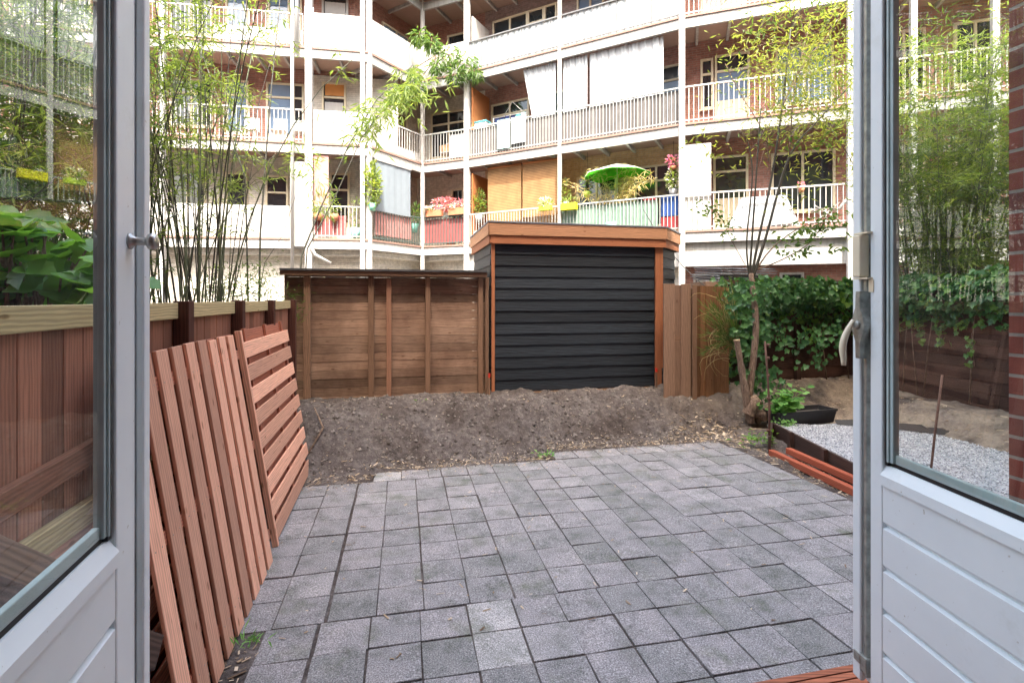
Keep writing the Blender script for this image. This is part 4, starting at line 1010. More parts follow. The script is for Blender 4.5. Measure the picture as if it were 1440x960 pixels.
# parasol
ub, _ = f.hit(868, 250, .55)
pr = thing('parasol', 'green parasol, top coloured as sunlit white, open on the planted balcony', 'parasol', tuple(f.pt(ub, .55, Z[0])))
mb = MB(); c = f.pt(ub, .55, Z[0] + 2.2); n = 8
def rim(j, rr, dz): t = 2 * math.pi * (j + .5) / n; return c + Vector((math.cos(t) * rr, math.sin(t) * rr, dz))
for j in range(n):
    mb.face([c + Vector((0, 0, .02)), rim(j, .5, -.15), rim(j + 1, .5, -.15)]); mb.face([rim(j, .5, -.15), rim(j, 1.02, -.34), rim(j + 1, 1.02, -.34), rim(j + 1, .5, -.15)])
mb.build('canopy', 'umbsunlit', pr)
mb = MB()
for j in range(n):
    mb.face([c + Vector((0, 0, .0)), rim(j + 1, .5, -.17), rim(j, .5, -.17)]); mb.face([rim(j, .5, -.17), rim(j + 1, .5, -.17), rim(j + 1, 1.015, -.36), rim(j, 1.015, -.36)])
mb.build('canopy_underside', 'umbgreen', pr)  # green underside of the same cloth, doubled so the top stays white
mb = MB(); mb.tube([f.pt(ub, .55, Z[0] + .05), f.pt(ub, .55, Z[0] + 2.22)], .02, 8); mb.build('pole', 'white', pr)
mb = MB(); mb.lathe(f.pt(ub, .55, Z[0] + .0), [(0, .0), (.22, 0), (.22, .06), (.03, .08), (0, .08)], 14); mb.build('base', 'greypot', pr)

def bush(mb, c, rx, ry, rz, n, L, W, up=.3, droop=.0):
    for _ in range(n):
        d = Vector((random.gauss(0, 1), random.gauss(0, 1), random.gauss(0, 1))).normalized(); q = rnd() ** .45
        p = Vector(c) + Vector((d.x * rx, d.y * ry, d.z * rz)) * q
        dd = d + Vector((uni(-.6, .6), uni(-.6, .6), up + uni(-.5, .5) - droop)); mb.leafq(p, dd, (uni(-1, 1), uni(-1, 1), 1), L * uni(.7, 1.3), W * uni(.7, 1.2))
def pot_profile(c, r, h): return [(0, 0), (r * .72, 0), (r, h), (r * .9, h), (r * .85, h * .85), (0, h * .85)]
def potted(f, x, d, z, r, h, pot, leafs, lab, spread=(.25, .35), n=120, L=.1, W=.05, name='potted_plant', group='plants on the balconies', stems=True, box=None, hang=False):
    u = f.U(x, d); c = f.pt(u, d, z); root = thing(name, lab, 'plant', tuple(c), group)
    mb = MB()
    if box: f.blk(mb, u - box / 2, u + box / 2, d - .08, d + .08, z, z + h)
    else: mb.lathe(c, pot_profile(c, r, h), 14)
    mb.build('pot', pot, root, bevel=.006 if box else 0)
    for lm, share in leafs:
        mb = MB(); bush(mb, c + Vector((0, 0, h + spread[1] * .8)), box * .55 if box else spread[0], spread[0] * .7, spread[1], int(n * share), L, W); mb.build('foliage' if lm not in ('flowerpink', 'flowerwhite', 'pink') else 'blossom', lm, root)
    if hang: mb = MB(); mb.tube([c + Vector((0, 0, h)), c + Vector((0, 0, h + hang))], .006, 4); mb.build('hanger', 'dark', root)
    return root
potted(R1, 800, -.1, Z[0] + .83, .1, .2, 'yellow', [('bleaf', 1)], 'bright yellow planter box hooked on the balcony railing', (.12, .12), 60, .1, .035, 'planter_box', box=.5)
potted(R1, 767, -.1, Z[0] + .88, .1, .14, 'lime', [('bleaf', .5), ('flowerwhite', .6)], 'lime flower box with white flowers on the balcony railing', (.13, .13), 130, .09, .05, 'flower_box', box=.4)
potted(R1, 826, .35, Z[0] + 1.25, .12, .17, 'lime', [('bleaf2', 1)], 'yellow green pot hanging from the ceiling under the parasol', (.14, .3), 90, .12, .05, 'hanging_pot', hang=1.2)
potted(R1, 947, .3, Z[0] + 1.02, .13, .2, 'greypot', [('bleaf', 1), ('flowerwhite', .25)], 'pot plant with white blossom at the end of the parasol balcony', (.2, .35), 170, .1, .05)
potted(R1, 947, .25, Z[0] + 1.75, .09, .1, 'terracotta', [('flowerpink', .9), ('bleaf2', .4)], 'pink flowers hanging above the white blossom plant', (.2, .17), 120, .08, .05, 'hanging_flowers', hang=.7)
potted(R1, 673, .35, Z[0] + .75, .16, .3, 'greypot', [('bleaf2', .7), ('bleaf', .7)], 'green potted plant between post and bamboo blind', (.22, .45), 220, .16, .04)
potted(R1, 796, .45, Z[0] + 1.05, .1, .15, 'white', [('bleaf', .9)], 'trailing plant in a white pot on the rack behind the post', (.16, .4), 120, .11, .04)
# dry bamboo growing through the parasol balcony
c0 = f.pt(f.U(862, .25), .25, Z[0])
root = thing('balcony_bamboo', 'straw coloured bamboo arching in front of the green parasol', 'plant', tuple(c0))
mb = MB(); mb.lathe(c0, pot_profile(c0, .25, .4), 16); mb.build('pot', 'greenpot', root)
stm = MB(); lf = MB()
for i in range(34):
    th = uni(-1, 1); L = uni(1.1, 2.0); pts = []
    for t in range(7):
        s = t / 6; pts.append(c0 + f.u * (th * s * (.9 + .5 * s) - .15 * s) + f.n * (-.35 * s * s * abs(th) + uni(-.02, .02)) + Vector((0, 0, .38 + L * s * (1 - .35 * s * abs(th)))))
    stm.tube(pts, [.009 * (1 - .7 * k / 6) for k in range(7)], 4)
    for t in range(2, 7):
        for q in range(4): lf.leafq(pts[t] + Vector((uni(-.05, .05),) * 3), (uni(-1, 1), uni(-.5, .5), uni(-1, .5)), (0, uni(-1, 1), 1), uni(.14, .26), .024)
stm.build('stems', 'dry', root); lf.build('foliage', 'dry', root)
# cloths behind the railing
for x0, x1, h0, h1, mt, lab in ((930, 954, .45, .98, 'flagblue', 'blue cloth tied behind the railing next to the white screen'), (930, 954, .08, .43, 'flagred', 'red cloth tied behind the railing under the blue cloth'), (904, 923, .78, .98, 'flagred', 'small red cloth hung behind the railing under the parasol')):
    mb = sheet(R1, x0, x1, Z[0] + h0, Z[0] + h1, .09, 2, .012, nv=4, nu=16); one(mb, 'cloth', mt, lab, 'cloth', 'cloths behind the balcony railing')
# washing rack, cooler box
u0, u1 = f.U(694, .45), f.U(740, .45)
root = thing('washing_rack', 'wire washing rack with dark clothes beside the white curtain', 'washing rack', tuple(f.pt((u0 + u1) / 2, .45, Z[1])))
mb = MB()
for dz in (1.1, 1.35): mb.tube([f.pt(u0, .45, Z[1] + dz), f.pt(u1, .45, Z[1] + dz)], .01, 6)
for uu in (u0, u1): mb.tube([f.pt(uu, .45, Z[1]), f.pt(uu, .45, Z[1] + 1.36)], .012, 6)
mb.tube([f.pt(u0 + .4, .45, Z[1] + 1.36), f.pt(u0 + .7, .5, Z[1] + 1.8), f.pt(u1 - .1, .45, Z[1] + 1.36)], .01, 6)
mb.build('frame', 'white', root)
n = 6
for i in range(n):
    x0 = 695.5 + i * 7.4; mb = sheet(f, x0, x0 + 6.6, Z[1] + uni(.7, .85), Z[1] + 1.36, .45 + uni(-.02, .02), 1, .012, nv=4, nu=10); mb.build('garment', 'navy' if i not in (4, 5) else 'teal' if i == 4 else 'mint', root)
u = f.U(676, .35); root = thing('cooler_box', 'white cooler box with teal lid on the balcony', 'box', tuple(f.pt(u, .35, Z[1] + .75)))
mb = MB(); f.blk(mb, u - .3, u + .3, .2, .55, Z[1] + .72, Z[1] + 1.2); mb.build('body', 'white', root, bevel=.02)
mb = MB(); f.blk(mb, u - .31, u + .31, .19, .56, Z[1] + 1.203, Z[1] + 1.27); mb.build('lid', 'teal', root, bevel=.02)
mb = MB(); 
for q in (-.27, .27): f.blk(mb, u + q - .02, u + q + .02, .22, .5, Z[1] + .0, Z[1] + .72)
f.blk(mb, u - .29, u + .29, .21, .54, Z[1] + .68, Z[1] + .718); mb.build('stand', 'greyrail', root)
# cardboard boxes on a chair in the corner block
f = F2
def chair(f, x, d, k, mat, lab, flip=1):
    u = f.U(x, d); root = thing('balcony_chair', lab, 'chair', tuple(f.pt(u, d, Z[k])), 'chairs on the balconies'); z = Z[k]
    mb = MB(); f.blk(mb, u - .21, u + .21, d - .2, d + .22, z + .43, z + .46); mb.build('seat', mat, root)
    mb = MB(); f.blk(mb, u - .2, u + .2, d + .2, d + .225, z + .5, z + .9); mb.build('backrest', mat, root)
    for a in (-.2, .18):
        for b in (-.19, .195): mb = MB(); f.blk(mb, u + a, u + a + .025, d + b, d + b + .025, z + .01, z + (.43 if b < 0 else .9)); mb.build('leg', mat, root)
    return root
chair(F2, 630, .6, 1, 'white', 'white balcony chair under the cardboard boxes')
for x, dz, s, rot, lab in ((626, .47, .32, .2, 'cardboard box lying on the balcony chair'), (637, .80, .26, -.4, 'tilted cardboard box topmost on the balcony chair')):
    u = f.U(x, .55); c = f.pt(u, .55, Z[1] + dz); mb = MB(); a = f.u * math.cos(rot) + Vector((0, 0, math.sin(rot) * .3)); mb.para(c - a * s * .7, a * s * 1.4, f.n * s, (0, 0, s * .9)); one(mb, 'cardboard_box', 'card', lab, 'box', 'cardboard boxes on the chair')
# maple and planters of the corner balcony
u = F2.U(634, .35); c = F2.pt(u, .35, Z[0]); root = thing('maple', 'pink leaved maple growing in a pot on the corner balcony', 'plant', tuple(c))
mb = MB(); mb.lathe(c, pot_profile(c, .2, .35), 14); mb.build('pot', 'terracotta', root)
mb = MB()
for q in (-.5, -.2, .15, .5): mb.tube([c + Vector((0, 0, .3)), c + Vector((q * .3, 0, .9)), c + F2.u * q + Vector((0, 0, 1.45))], [.02, .014, .006], 5)
mb.build('stem', 'bark', root)
mb = MB()
for q in range(9): bush(mb, c + F2.u * uni(-.55, .6) + F2.n * uni(-.2, .2) + Vector((0, 0, uni(1.25, 1.7))), .25, .2, .1, 45, .12, .06, -.1)
mb.build('foliage', 'pink', root)
for x, lab in ((611, 'terracotta window box with lilac flowers nearer the grey shade'), (643, 'terracotta window box with lilac flowers below the pink maple')):
    potted(F2, x, .02, Z[0] + 1.02, .1, .22, 'terracotta', [('flowerwhite', .6), ('flowerpink', .25), ('bleaf2', .3)], lab, (.14, .1), 110, .08, .05, 'flower_box', box=.62)
potted(F1, 523, -.05, Z[0] + .9, .14, .22, 'greenpot', [('bleaf', 1.), ('tleaf', .6)], 'tall leafy climber beside the post of the corner balcony', (.28, .75), 420, .13, .06)
potted(F1, 583, .25, Z[0] + .5, .14, .3, 'greenpot', [('bleaf2', 1.)], 'dark spiky plant at the end of the grey shade', (.2, .4), 130, .2, .035)
f = FL_
potted(f, 500, .2, Z[0] + .02, .16, .35, 'greenpot', [('bleaf', .8)], 'thin plant in a sea green pot beside the balcony door', (.22, .55), 110, .1, .04)
for x, lab in ((447, 'terracotta pot with a sprig hooked on the balcony rail by the drainpipe'), (470, 'terracotta pot with a bushy plant hooked on the balcony rail')):
    potted(f, x, -.05, Z[0] + .55, .13, .2, 'terracotta', [('bleaf', .8)], lab, (.2, .3), 80, .1, .035)
mb = sheet(F1, 528, 577, Z[0] + .95, Z[1] - .36, .0, 2, .008, nv=6, nu=20)
root = thing('sun_blind', 'large grey blue sun blind lowered on the corner balcony', 'blind', tuple(F1.pt(F1.U(552), 0, Z[0] + 1)))
mb.build('fabric', 'shade', root); mb = MB(); F1.blk(mb, F1.U(527), F1.U(578), -.03, .05, Z[1] - .37, Z[1] - .30); mb.build('cassette', 'greypot', root)
chair(FL_, 352, .5, 1, 'white', 'white balcony chair behind railing near the bamboo'); chair(FL_, 392, .45, 1, 'white', 'white balcony chair behind railing below the glazed door'); chair(FL_, 420, .5, 1, 'greyrail', 'grey balcony chair beside the white corner post')
# table with a white cloth, folding chair, red flower
f = R2
u0, u1 = f.U(1040, .5), f.U(1106, .5); root = thing('table', 'balcony table under a long white cloth behind white railing', 'table', tuple(f.pt((u0 + u1) / 2, .5, Z[0])))
mb = MB(); zt2 = Z[0] + .86; uc = (u0 + u1) / 2
n = 40; top = []; bot = []
for j in range(n):
    t = 2 * math.pi * j / n; ca, sa = math.cos(t), math.sin(t); e = lambda v: math.copysign(abs(v) ** .45, v)
    top.append(f.pt(uc + e(ca) * .55, .55 + e(sa) * .3, zt2)); k = 1. + .05 * math.sin(t * 9); bot.append(f.pt(uc + e(ca) * .86 * k, .55 + e(sa) * .42 * k, Z[0] + .06 + .05 * math.sin(t * 4)))
mb.face(top, r=.5)
for j in range(n): mb.face([bot[j], bot[(j + 1) % n], top[(j + 1) % n], top[j]], sm=True, r=.5)
mb.build('tablecloth', 'curtain', root)
mb = MB(); f.blk(mb, uc - .5, uc + .5, .3, .8, zt2 - .04, zt2 - .012); mb.build('top', 'offwhite', root)
u = f.U(1165, .5); root = thing('folding_chair', 'white folding lounge chair beside the cloth covered table', 'chair', tuple(f.pt(u, .5, Z[0])))
mb = MB()
for d in (.3, .75):
    mb.tube([f.pt(u - .45, d, Z[0] + .03), f.pt(u + .2, d, Z[0] + .6)], .018, 6); mb.tube([f.pt(u + .35, d, Z[0] + .03), f.pt(u - .35, d, Z[0] + .55)], .018, 6); mb.tube([f.pt(u + .2, d, Z[0] + .42), f.pt(u + .65, d, Z[0] + 1.0)], .018, 6)
mb.build('frame', 'white', root)
mb = MB(); mb.para(f.pt(u - .35, .3, Z[0] + .45), f.u * .6 + Vector((0, 0, -.02)), f.n * .45, (0, 0, .02)); mb.build('seat', 'greyrail', root)
mb = MB(); mb.para(f.pt(u + .24, .3, Z[0] + .45), f.u * .4 + Vector((0, 0, .52)), f.n * .45, (0, 0, .02)); mb.build('backrest', 'greyrail', root)
potted(R2, 1127, .0, Z[0] + .85, .07, .1, 'terracotta', [('flowerpink', .5), ('bleaf2', .4)], 'small red flower pot on the white railing near the table', (.09, .09), 50, .07, .045)
# plant hanging over the corner parapet comes with the bamboo below
# low shed beyond the fence
mb = MB()
root = thing('roof_panel', 'stack of grey roof sheets lying above the greyed wood fence', 'roof sheet', (4.2, 9.6, 2.3))
for i in range(6): mb.para((3.85 + uni(-.05, .05), 9.3 + uni(-.05, .05), 2.36 + i * .045), (1.15, .22, .0), (-.2, .8, .06), (0, 0, .018))
mb.build('sheets', 'slate', root); mb = MB(); mb.box(3.6, 5.2, 9.32, 10.1, 1.2, 2.35); mb.build('crate', 'oldboard', root)
mb = MB(); p0, p1 = at(905, 295, 13.3), at(1020, 425, 8.05); pts = []
for i in range(13): t = i / 12; q = p0.lerp(p1, t); q.z -= .25 * math.sin(math.pi * t); pts.append(q)
mb.tube(pts, .009, 5); one(mb, 'cable', 'dark', 'thin black cable slung from the balcony down to the wood fence', 'cable')

# ================================================================== planting
def culm_path(p, lean, L, bend, n=9):
    """rises steeply, then bows over towards the lean"""
    p = Vector(p); lean = Vector(lean); pts = []
    for k in range(n):
        t = k / (n - 1); pts.append(p + lean * (L * (.35 * t + bend * t ** 2.6)) + Vector((0, 0, L * (t - bend * .42 * t ** 3))))
    return pts
def along(pts, t):
    x = t * (len(pts) - 1); k = min(int(x), len(pts) - 2); return pts[k].lerp(pts[k + 1], x - k), (pts[k + 1] - pts[k]).normalized()
def bamboo(name, label, base, rx, ry, n, H, leafmat, leaf_from, per, group='bamboo clumps behind the fences', lean_bias=(0, 0), rmax=.017, dark=.4, LL=(.1, .19), LWd=.02, hang=.4, leafy_x=None):
    base = Vector(base); root = thing(name, label, 'bamboo', tuple(base), group)
    lf = MB(); lf2 = MB()
    for i in range(n):
        p = base + Vector((uni(-rx, rx), uni(-ry, ry), 0)); ang = uni(0, 6.283); k = uni(0, .55)
        ln = Vector((math.cos(ang) * k + lean_bias[0] * uni(.2, 1.2), math.sin(ang) * k * .7 + lean_bias[1] * uni(.2, 1.2), 0)); L = H * uni(.55, 1.08)
        pts = culm_path(p, ln, L, uni(.1, .45)); r = rmax * uni(.45, 1.)
        mb = MB(); mb.tube(pts, [r * (1 - .75 * q / 8) for q in range(9)], 6)
        for q in range(1, 12):       # nodes
            c, d = along(pts, q / 12.5); mb.tube([c - d * .006, c + d * .006], r * (1 - .75 * q / 12.5) * 1.3, 6)
        tgt = lf if rnd() < .62 else lf2
        nb = int(per * uni(.1, 1.9) * (1 if leafy_x is None else 1.7 if p.x < leafy_x else .6))
        tw = mb
        for b in range(nb):
            t = leaf_from + (1 - leaf_from) * rnd() ** .8; c, d = along(pts, min(.99, t)); az = uni(0, 6.283); bl = uni(.25, .8) * (1.15 - t * .5)
            out = Vector((math.cos(az), math.sin(az), uni(.15, .8))).normalized(); q1 = c + out * bl * .55; q2 = q1 + (out + Vector((0, 0, -hang))).normalized() * bl * .5
            tw.tube([c, q1, q2], [.004, .003, .0015], 3, cap=False)
            for _ in range(random.randint(7, 12)):
                s = uni(.25, 1.05); w_ = q1.lerp(q2, (s - .5) * 2) if s > .5 else c.lerp(q1, s * 2)
                ld_ = Vector((uni(-1, 1), uni(-1, 1), uni(-1.1, .35))) + out * .6
                tgt.leafq(w_ + Vector((uni(-.04, .04), uni(-.04, .04), uni(-.04, .04))), ld_, (uni(-1, 1), uni(-1, 1), 1.2), uni(*LL), LWd * uni(.75, 1.25))
        mb.build('culm', 'culm2' if rnd() < dark else 'culm', root)
    lf.build('foliage', leafmat[0], root)
    if lf2.v: lf2.build('foliage', leafmat[1], root)
    return root
bamboo('bamboo_clump', 'tall airy bamboo of dark bare stems fanning up between door and brown shed', (-4.35, 6.6, .2), .62, .45, 58, 7.4, ('bleaf', 'bleaf'), .58, 9, lean_bias=(0, .05), leafy_x=-4.35)
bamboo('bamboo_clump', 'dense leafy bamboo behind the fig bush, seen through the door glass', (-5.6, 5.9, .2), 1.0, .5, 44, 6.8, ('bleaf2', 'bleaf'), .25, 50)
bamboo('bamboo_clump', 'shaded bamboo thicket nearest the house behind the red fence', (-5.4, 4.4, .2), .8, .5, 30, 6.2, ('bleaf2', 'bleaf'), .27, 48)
bamboo('bamboo_clump', 'bright bamboo rising above the ivy fence, seen through the door glass with handle', (7.5, 8.3, .2), .65, .65, 58, 6.8, ('bleaf', 'bleaf2'), .27, 50)
# long arching stems in front of the brown shed
root = thing('bamboo_clump', 'few long bamboo stems arching over the brown shed towards the corner balcony', 'bamboo', (-3.2, 7.6, .5), 'bamboo clumps behind the fences')
lf = MB()
for (pp, r) in (([(412, 420), (424, 360), (452, 290), (490, 205), (530, 140), (580, 92)], .017), ([(418, 420), (432, 350), (470, 280), (508, 195), (552, 135), (600, 100)], .013), ([(362, 420), (366, 330), (374, 220), (382, 120), (392, 20), (398, -60)], .017), ([(340, 420), (372, 370), (398, 330), (430, 230)], .007), ([(352, 420), (345, 250), (300, 120), (250, -20)], .016)):
    Y0 = 7.6; pts = [at(x, y, Y0 + .18 * i) for i, (x, y) in enumerate(pp)]; pts[0].z = .5
    fine = []
    for a, b in zip(pts, pts[1:]):
        for q in range(4): fine.append(a.lerp(b, q / 4))
    fine.append(pts[-1])
    mb = MB(); mb.tube(fine, [r * (1 - .7 * i / len(fine)) for i in range(len(fine))], 7); mb.build('culm', 'culm2', root)
    if pp[0][0] in (412, 418):
        for b in range(46):
            t = uni(.66, 1.); c, d = along(fine, t); az = uni(0, 6.283); out = Vector((math.cos(az), math.sin(az) * .6, uni(-.3, .4))); q2 = c + out * uni(.2, .6) + Vector((0, 0, uni(-.5, 0)))
            for _ in range(8): lf.leafq(c.lerp(q2, uni(.3, 1)), (uni(-1, 1), uni(-.6, .6), uni(-1.4, .1)), (uni(-1, 1), 1, 1), uni(.12, .24), .026)
for (cx, cy, rr) in ((445, 250, .35), (455, 290, .2), (430, 225, .25)):
    bush(lf, at(cx, cy, 8.1), rr, rr * .6, rr, 60, .17, .022, -.5)
lf.build('foliage', 'bleaf', root)
# shrub trailing over the upper corner parapet
root = thing('hanging_shrub', 'leafy green shrub trailing over the white parapet of the upper corner balcony', 'plant', tuple(F2.pt(.5, 0, Z[2] + .9)))
mb = MB(); lf = MB()
for (cx, cy, rr) in ((655, 88, .42), (630, 78, .38), (640, 105, .3), (607, 62, .3), (590, 52, .28), (668, 105, .2), (588, 125, .25), (583, 105, .2), (615, 95, .25)):
    c = at(cx, cy, 16.6); bush(lf, c, rr, .3, rr * .9, 130, .26, .055, -.9)
    mb.tube([F2.pt(.6, .1, Z[2] + .9), c + Vector((0, 0, .2)), c], [.02, .014, .006], 5)
mb.build('stems', 'bark', root); lf.build('foliage', 'bleaf2', root)

# fig bush behind the red fence
FIG = [(0, 0), (.16, .02), (.34, .16), (.42, .36), (.33, .42), (.36, .62), (.24, .72), (.16, .86), (0, 1.05), (-.16, .86), (-.24, .72), (-.36, .62), (-.33, .42), (-.42, .36), (-.34, .16), (-.16, .02)]
root = thing('fig_bush', 'fig bush with large green leaves just behind the red fence', 'bush', (-2.75, 2.75, .1))
st_ = MB(); lf = MB()
for i in range(62):
    x, y = uni(-40, 140), uni(305, 424); 
    if y < 335: x = uni(-20, 70)
    c = at(x, y, uni(2.62, 3.2)); 
    if c.x > -1.342 - .24 * c.y - .1: c.x = -1.342 - .24 * c.y - .1
    base = Vector((-2.75 + uni(-.2, .2), 2.8 + uni(-.2, .2), 1.2))
    st_.tube([base, base.lerp(c, .5) + Vector((0, 0, .12)), c], [.016, .01, .005], 5)
    for _ in range(2):
        d = Vector((uni(-.8, 1), uni(-1, .5), uni(-.55, .35))); lf.poly(c, d, (uni(-.5, .5), uni(-.9, 0), 1), FIG, uni(.15, .24), cup=.18)
c = at(216, 398, 3.3); lf.poly(c + Vector((-.12, 0, .02)), (1, -.2, -.25), (0, -.4, 1), FIG, .2); st_.tube([(-2.75, 2.8, 1.2), (-2.55, 3.1, 2.), c + Vector((-.12, 0, .02))], [.012, .008, .004], 5)
st_.tube([(-2.75, 2.8, .1), (-2.75, 2.8, 1.25)], [.03, .025], 7)
st_.build('stems', 'bark', root); lf.build('foliage', 'fig', root)
# fine leaved bush at the end of the red fence
root = thing('bamboo_bush', 'low fine leaved bamboo bush at the end of the red fence', 'bush', (-3.7, 7.1, .4))
lf = MB(); st_ = MB()
for i in range(46):
    a = uni(-1, 1); c = Vector((-3.75 + a * .62 + uni(-.1, .1), 7.1 + uni(-.25, .25), 1.95 + uni(-.25, .52) * (1.1 - abs(a) * .5))); b = Vector((-3.7 + a * .2, 7.1, .4))
    st_.tube([b, b.lerp(c, .6) + Vector((0, 0, .15)), c], [.006, .005, .002], 4)
    for _ in range(34): lf.leafq(c + Vector((random.gauss(0, .12), random.gauss(0, .1), random.gauss(0, .13))), (uni(-1, 1), uni(-1, 1), uni(-.4, .9)), (uni(-1, 1), uni(-1, 1), 1), uni(.06, .12), .014)
st_.build('stems', 'culm', root); lf.build('foliage', 'bleaf2', root)

# slender tree with its cut stump
TY = 7.9; tb = at(1042, 578, TY); tb.z = .22
root = thing('slender_tree', 'slender many stemmed tree with yellow green leaves rising from ivy', 'tree', tuple(tb))
def limb(pp, r0, r1, mat='bark', Y=TY, sides=9):
    pts = [at(x, y, Y + (q[0] if q else 0)) for x, y, *q in pp]; fine = []
    for i in range(len(pts) - 1):
        p0, p1, p2, p3 = pts[max(0, i - 1)], pts[i], pts[i + 1], pts[min(len(pts) - 1, i + 2)]
        for s in range(4):
            t = s / 4; fine.append(.5 * ((2 * p1) + (p2 - p0) * t + (2 * p0 - 5 * p1 + 4 * p2 - p3) * t * t + (3 * p1 - p0 - 3 * p2 + p3) * t ** 3))
    fine.append(pts[-1]); n = len(fine); return fine, [r0 + (r1 - r0) * i / (n - 1) for i in range(n)]
mb = MB(); P_, R_ = limb([(1054, 590, -.12), (1053, 560, -.14), (1060, 500, -.14), (1063, 450, -.12), (1058, 405, -.06), (1056, 385)], .06, .04); P_[0].z = .1; R_ = [r_ * .95 for r_ in R_]; mb.tube(P_, R_, 10); mb.build('trunk', 'bark', root)
tips = []
for pp, r0, r1 in (([(1056, 395), (1066, 340), (1085, 250), (1100, 150), (1112, 40)], .024, .01), ([(1054, 392), (1058, 330), (1064, 240), (1070, 150)], .02, .008), ([(1058, 392), (1078, 330), (1110, 220), (1150, 170), (1200, 115, .3)], .026, .009), ([(1054, 390), (1050, 340), (1058, 250), (1052, 200), (1040, 185)], .016, .005),
                   ([(1060, 385), (1085, 350), (1130, 318), (1180, 312, -.2)], .014, .005), ([(1100, 150), (1130, 90), (1175, 40)], .012, .005), ([(1062, 380), (1100, 365), (1140, 340), (1165, 300)], .012, .004), ([(1085, 250), (1075, 190), (1040, 130), (1020, 90)], .010, .004), ([(1110, 220), (1118, 120), (1140, 30)], .012, .005), ([(1055, 385), (1030, 340), (1010, 300), (985, 285)], .007, .003)):
    P_, R_ = limb(pp, r0, r1); mb = MB(); mb.tube(P_, R_, 7); mb.build('branch', 'culm2' if r0 > .015 else 'bark', root); tips.append(P_)
lf = MB(); tw = MB(); lf2 = MB()
def spray(mbl, c, n, L=.13, W=.026, sp=.22):
    for _ in range(n): mbl.leafq(Vector(c) + Vector((random.gauss(0, sp), random.gauss(0, sp), random.gauss(0, sp * .6))), (uni(-1, 1), uni(-1, 1), uni(-.9, .5)), (uni(-1, 1), uni(-1, 1), 1), L * uni(.6, 1.3), W * uni(.7, 1.2))
for _ in range(250):
    x = random.gauss(1135, 54); y = random.gauss(105, 62)
    if x < 1025 or y > 235 + (x - 1100) * .2: continue
    if y > 150 and x < 1060 and rnd() < .6: continue
    c = at(x, y, TY + random.gauss(.15, .45)); 
    src = random.choice(tips[:4] + tips[5:9]); b_, _d = along(src, uni(.5, 1)); 
    if (b_ - c).length < 1.3: tw.tube([b_, b_.lerp(c, .5) + Vector((0, 0, .08)), c], [.004, .003, .0015], 3, cap=False)
    spray(lf if rnd() < .85 else lf2, c, 15)
for (x, y) in ((985, 195), (1000, 185), (1010, 215), (990, 210), (1025, 230), (1150, 200), (1190, 240), (1180, 180), (1100, 285), (1130, 270)): spray(lf, at(x, y, TY), 14, sp=.14)
for pth in (tips[4], tips[6], tips[9]):
    for _ in range(30): c, d = along(pth, uni(.35, 1)); spray(lf2, c + Vector((0, 0, uni(-.1, .1))), 3, .10, .045, .07)
for (x, y) in ((1160, 200), (1120, 330), (1150, 320), (1180, 345), (1130, 350), (1110, 200), (1175, 300)): spray(lf2, at(x, y, TY), 14, .12, .06, .1)
lf.build('crown', 'tleaf', root); lf2.build('crown', 'bleaf2', root); tw.build('twigs', 'bark', root)
st2 = thing('tree_stump', 'cut back tree stump with pale sawn faces beside the ivy trunk', 'stump', tuple(at(1055, 580, 7.6)))
sb = at(1052, 592, 7.72); sb.z = .18
for pp, r0, r1 in (([(1056, 594), (1049, 556), (1043, 520), (1036, 478)], .062, .04), ([(1052, 582), (1058, 568), (1066, 562)], .09, .085), ([(1056, 580), (1070, 582), (1076, 590)], .07, .055)):
    P_, R_ = limb(pp, r0, r1, Y=7.68); 
    for i, q in enumerate(P_): R_[i] *= 1 + .35 * noise.noise(q * 9)
    mb = MB(); mb.tube(P_, R_, 12, cap=False); o = mb.build('stem', 'bark', st2)
    d = (P_[-1] - P_[-2]).normalized(); mb = MB(); mb.lathe(P_[-1], [(R_[-1] * 1.0, -.01), (R_[-1] * .98, .004), (0, .006)], 12, d); mb.build('cut_face', 'cutwood', o)
mb = MB(); P_, R_ = limb([(1062, 592), (1078, 578), (1098, 560), (1112, 548)], .07, .05, Y=7.75); mb.tube(P_, R_, 9); mb.build('root', 'bark', st2)

# ivy over the dark fences
IVY = [(0, 0), (.2, -.1), (.5, .02), (.36, .28), (.52, .52), (.24, .56), (0, 1.), (-.24, .56), (-.52, .52), (-.36, .28), (-.5, .02), (-.2, -.1)]
root = thing('ivy', 'thick dark green ivy draped over the plank fences round the gravel', 'ivy', tuple(BC + Vector((0, 0, 1.9))))
lf = MB(); ly = MB(); st_ = MB()
K0 = Vector((3.55, 8.50, 0)); segs = [(K0, BC + Vector((-.05, -.1, 0))), (BC + Vector((-.05, -.1, 0)), BC - GB * 5.)]
def ivy_at(t, z, bulge):
    L0 = (segs[0][1] - segs[0][0]).length; L1 = (segs[1][1] - segs[1][0]).length
    a, b = segs[0] if t < L0 else segs[1]; tt = t if t < L0 else t - L0; d = (b - a).normalized(); n = Vector((d.y, -d.x, 0)); 
    return a + d * tt + n * bulge + Vector((0, 0, z)), n
LT = 2.85 + 4.9; placed = 0
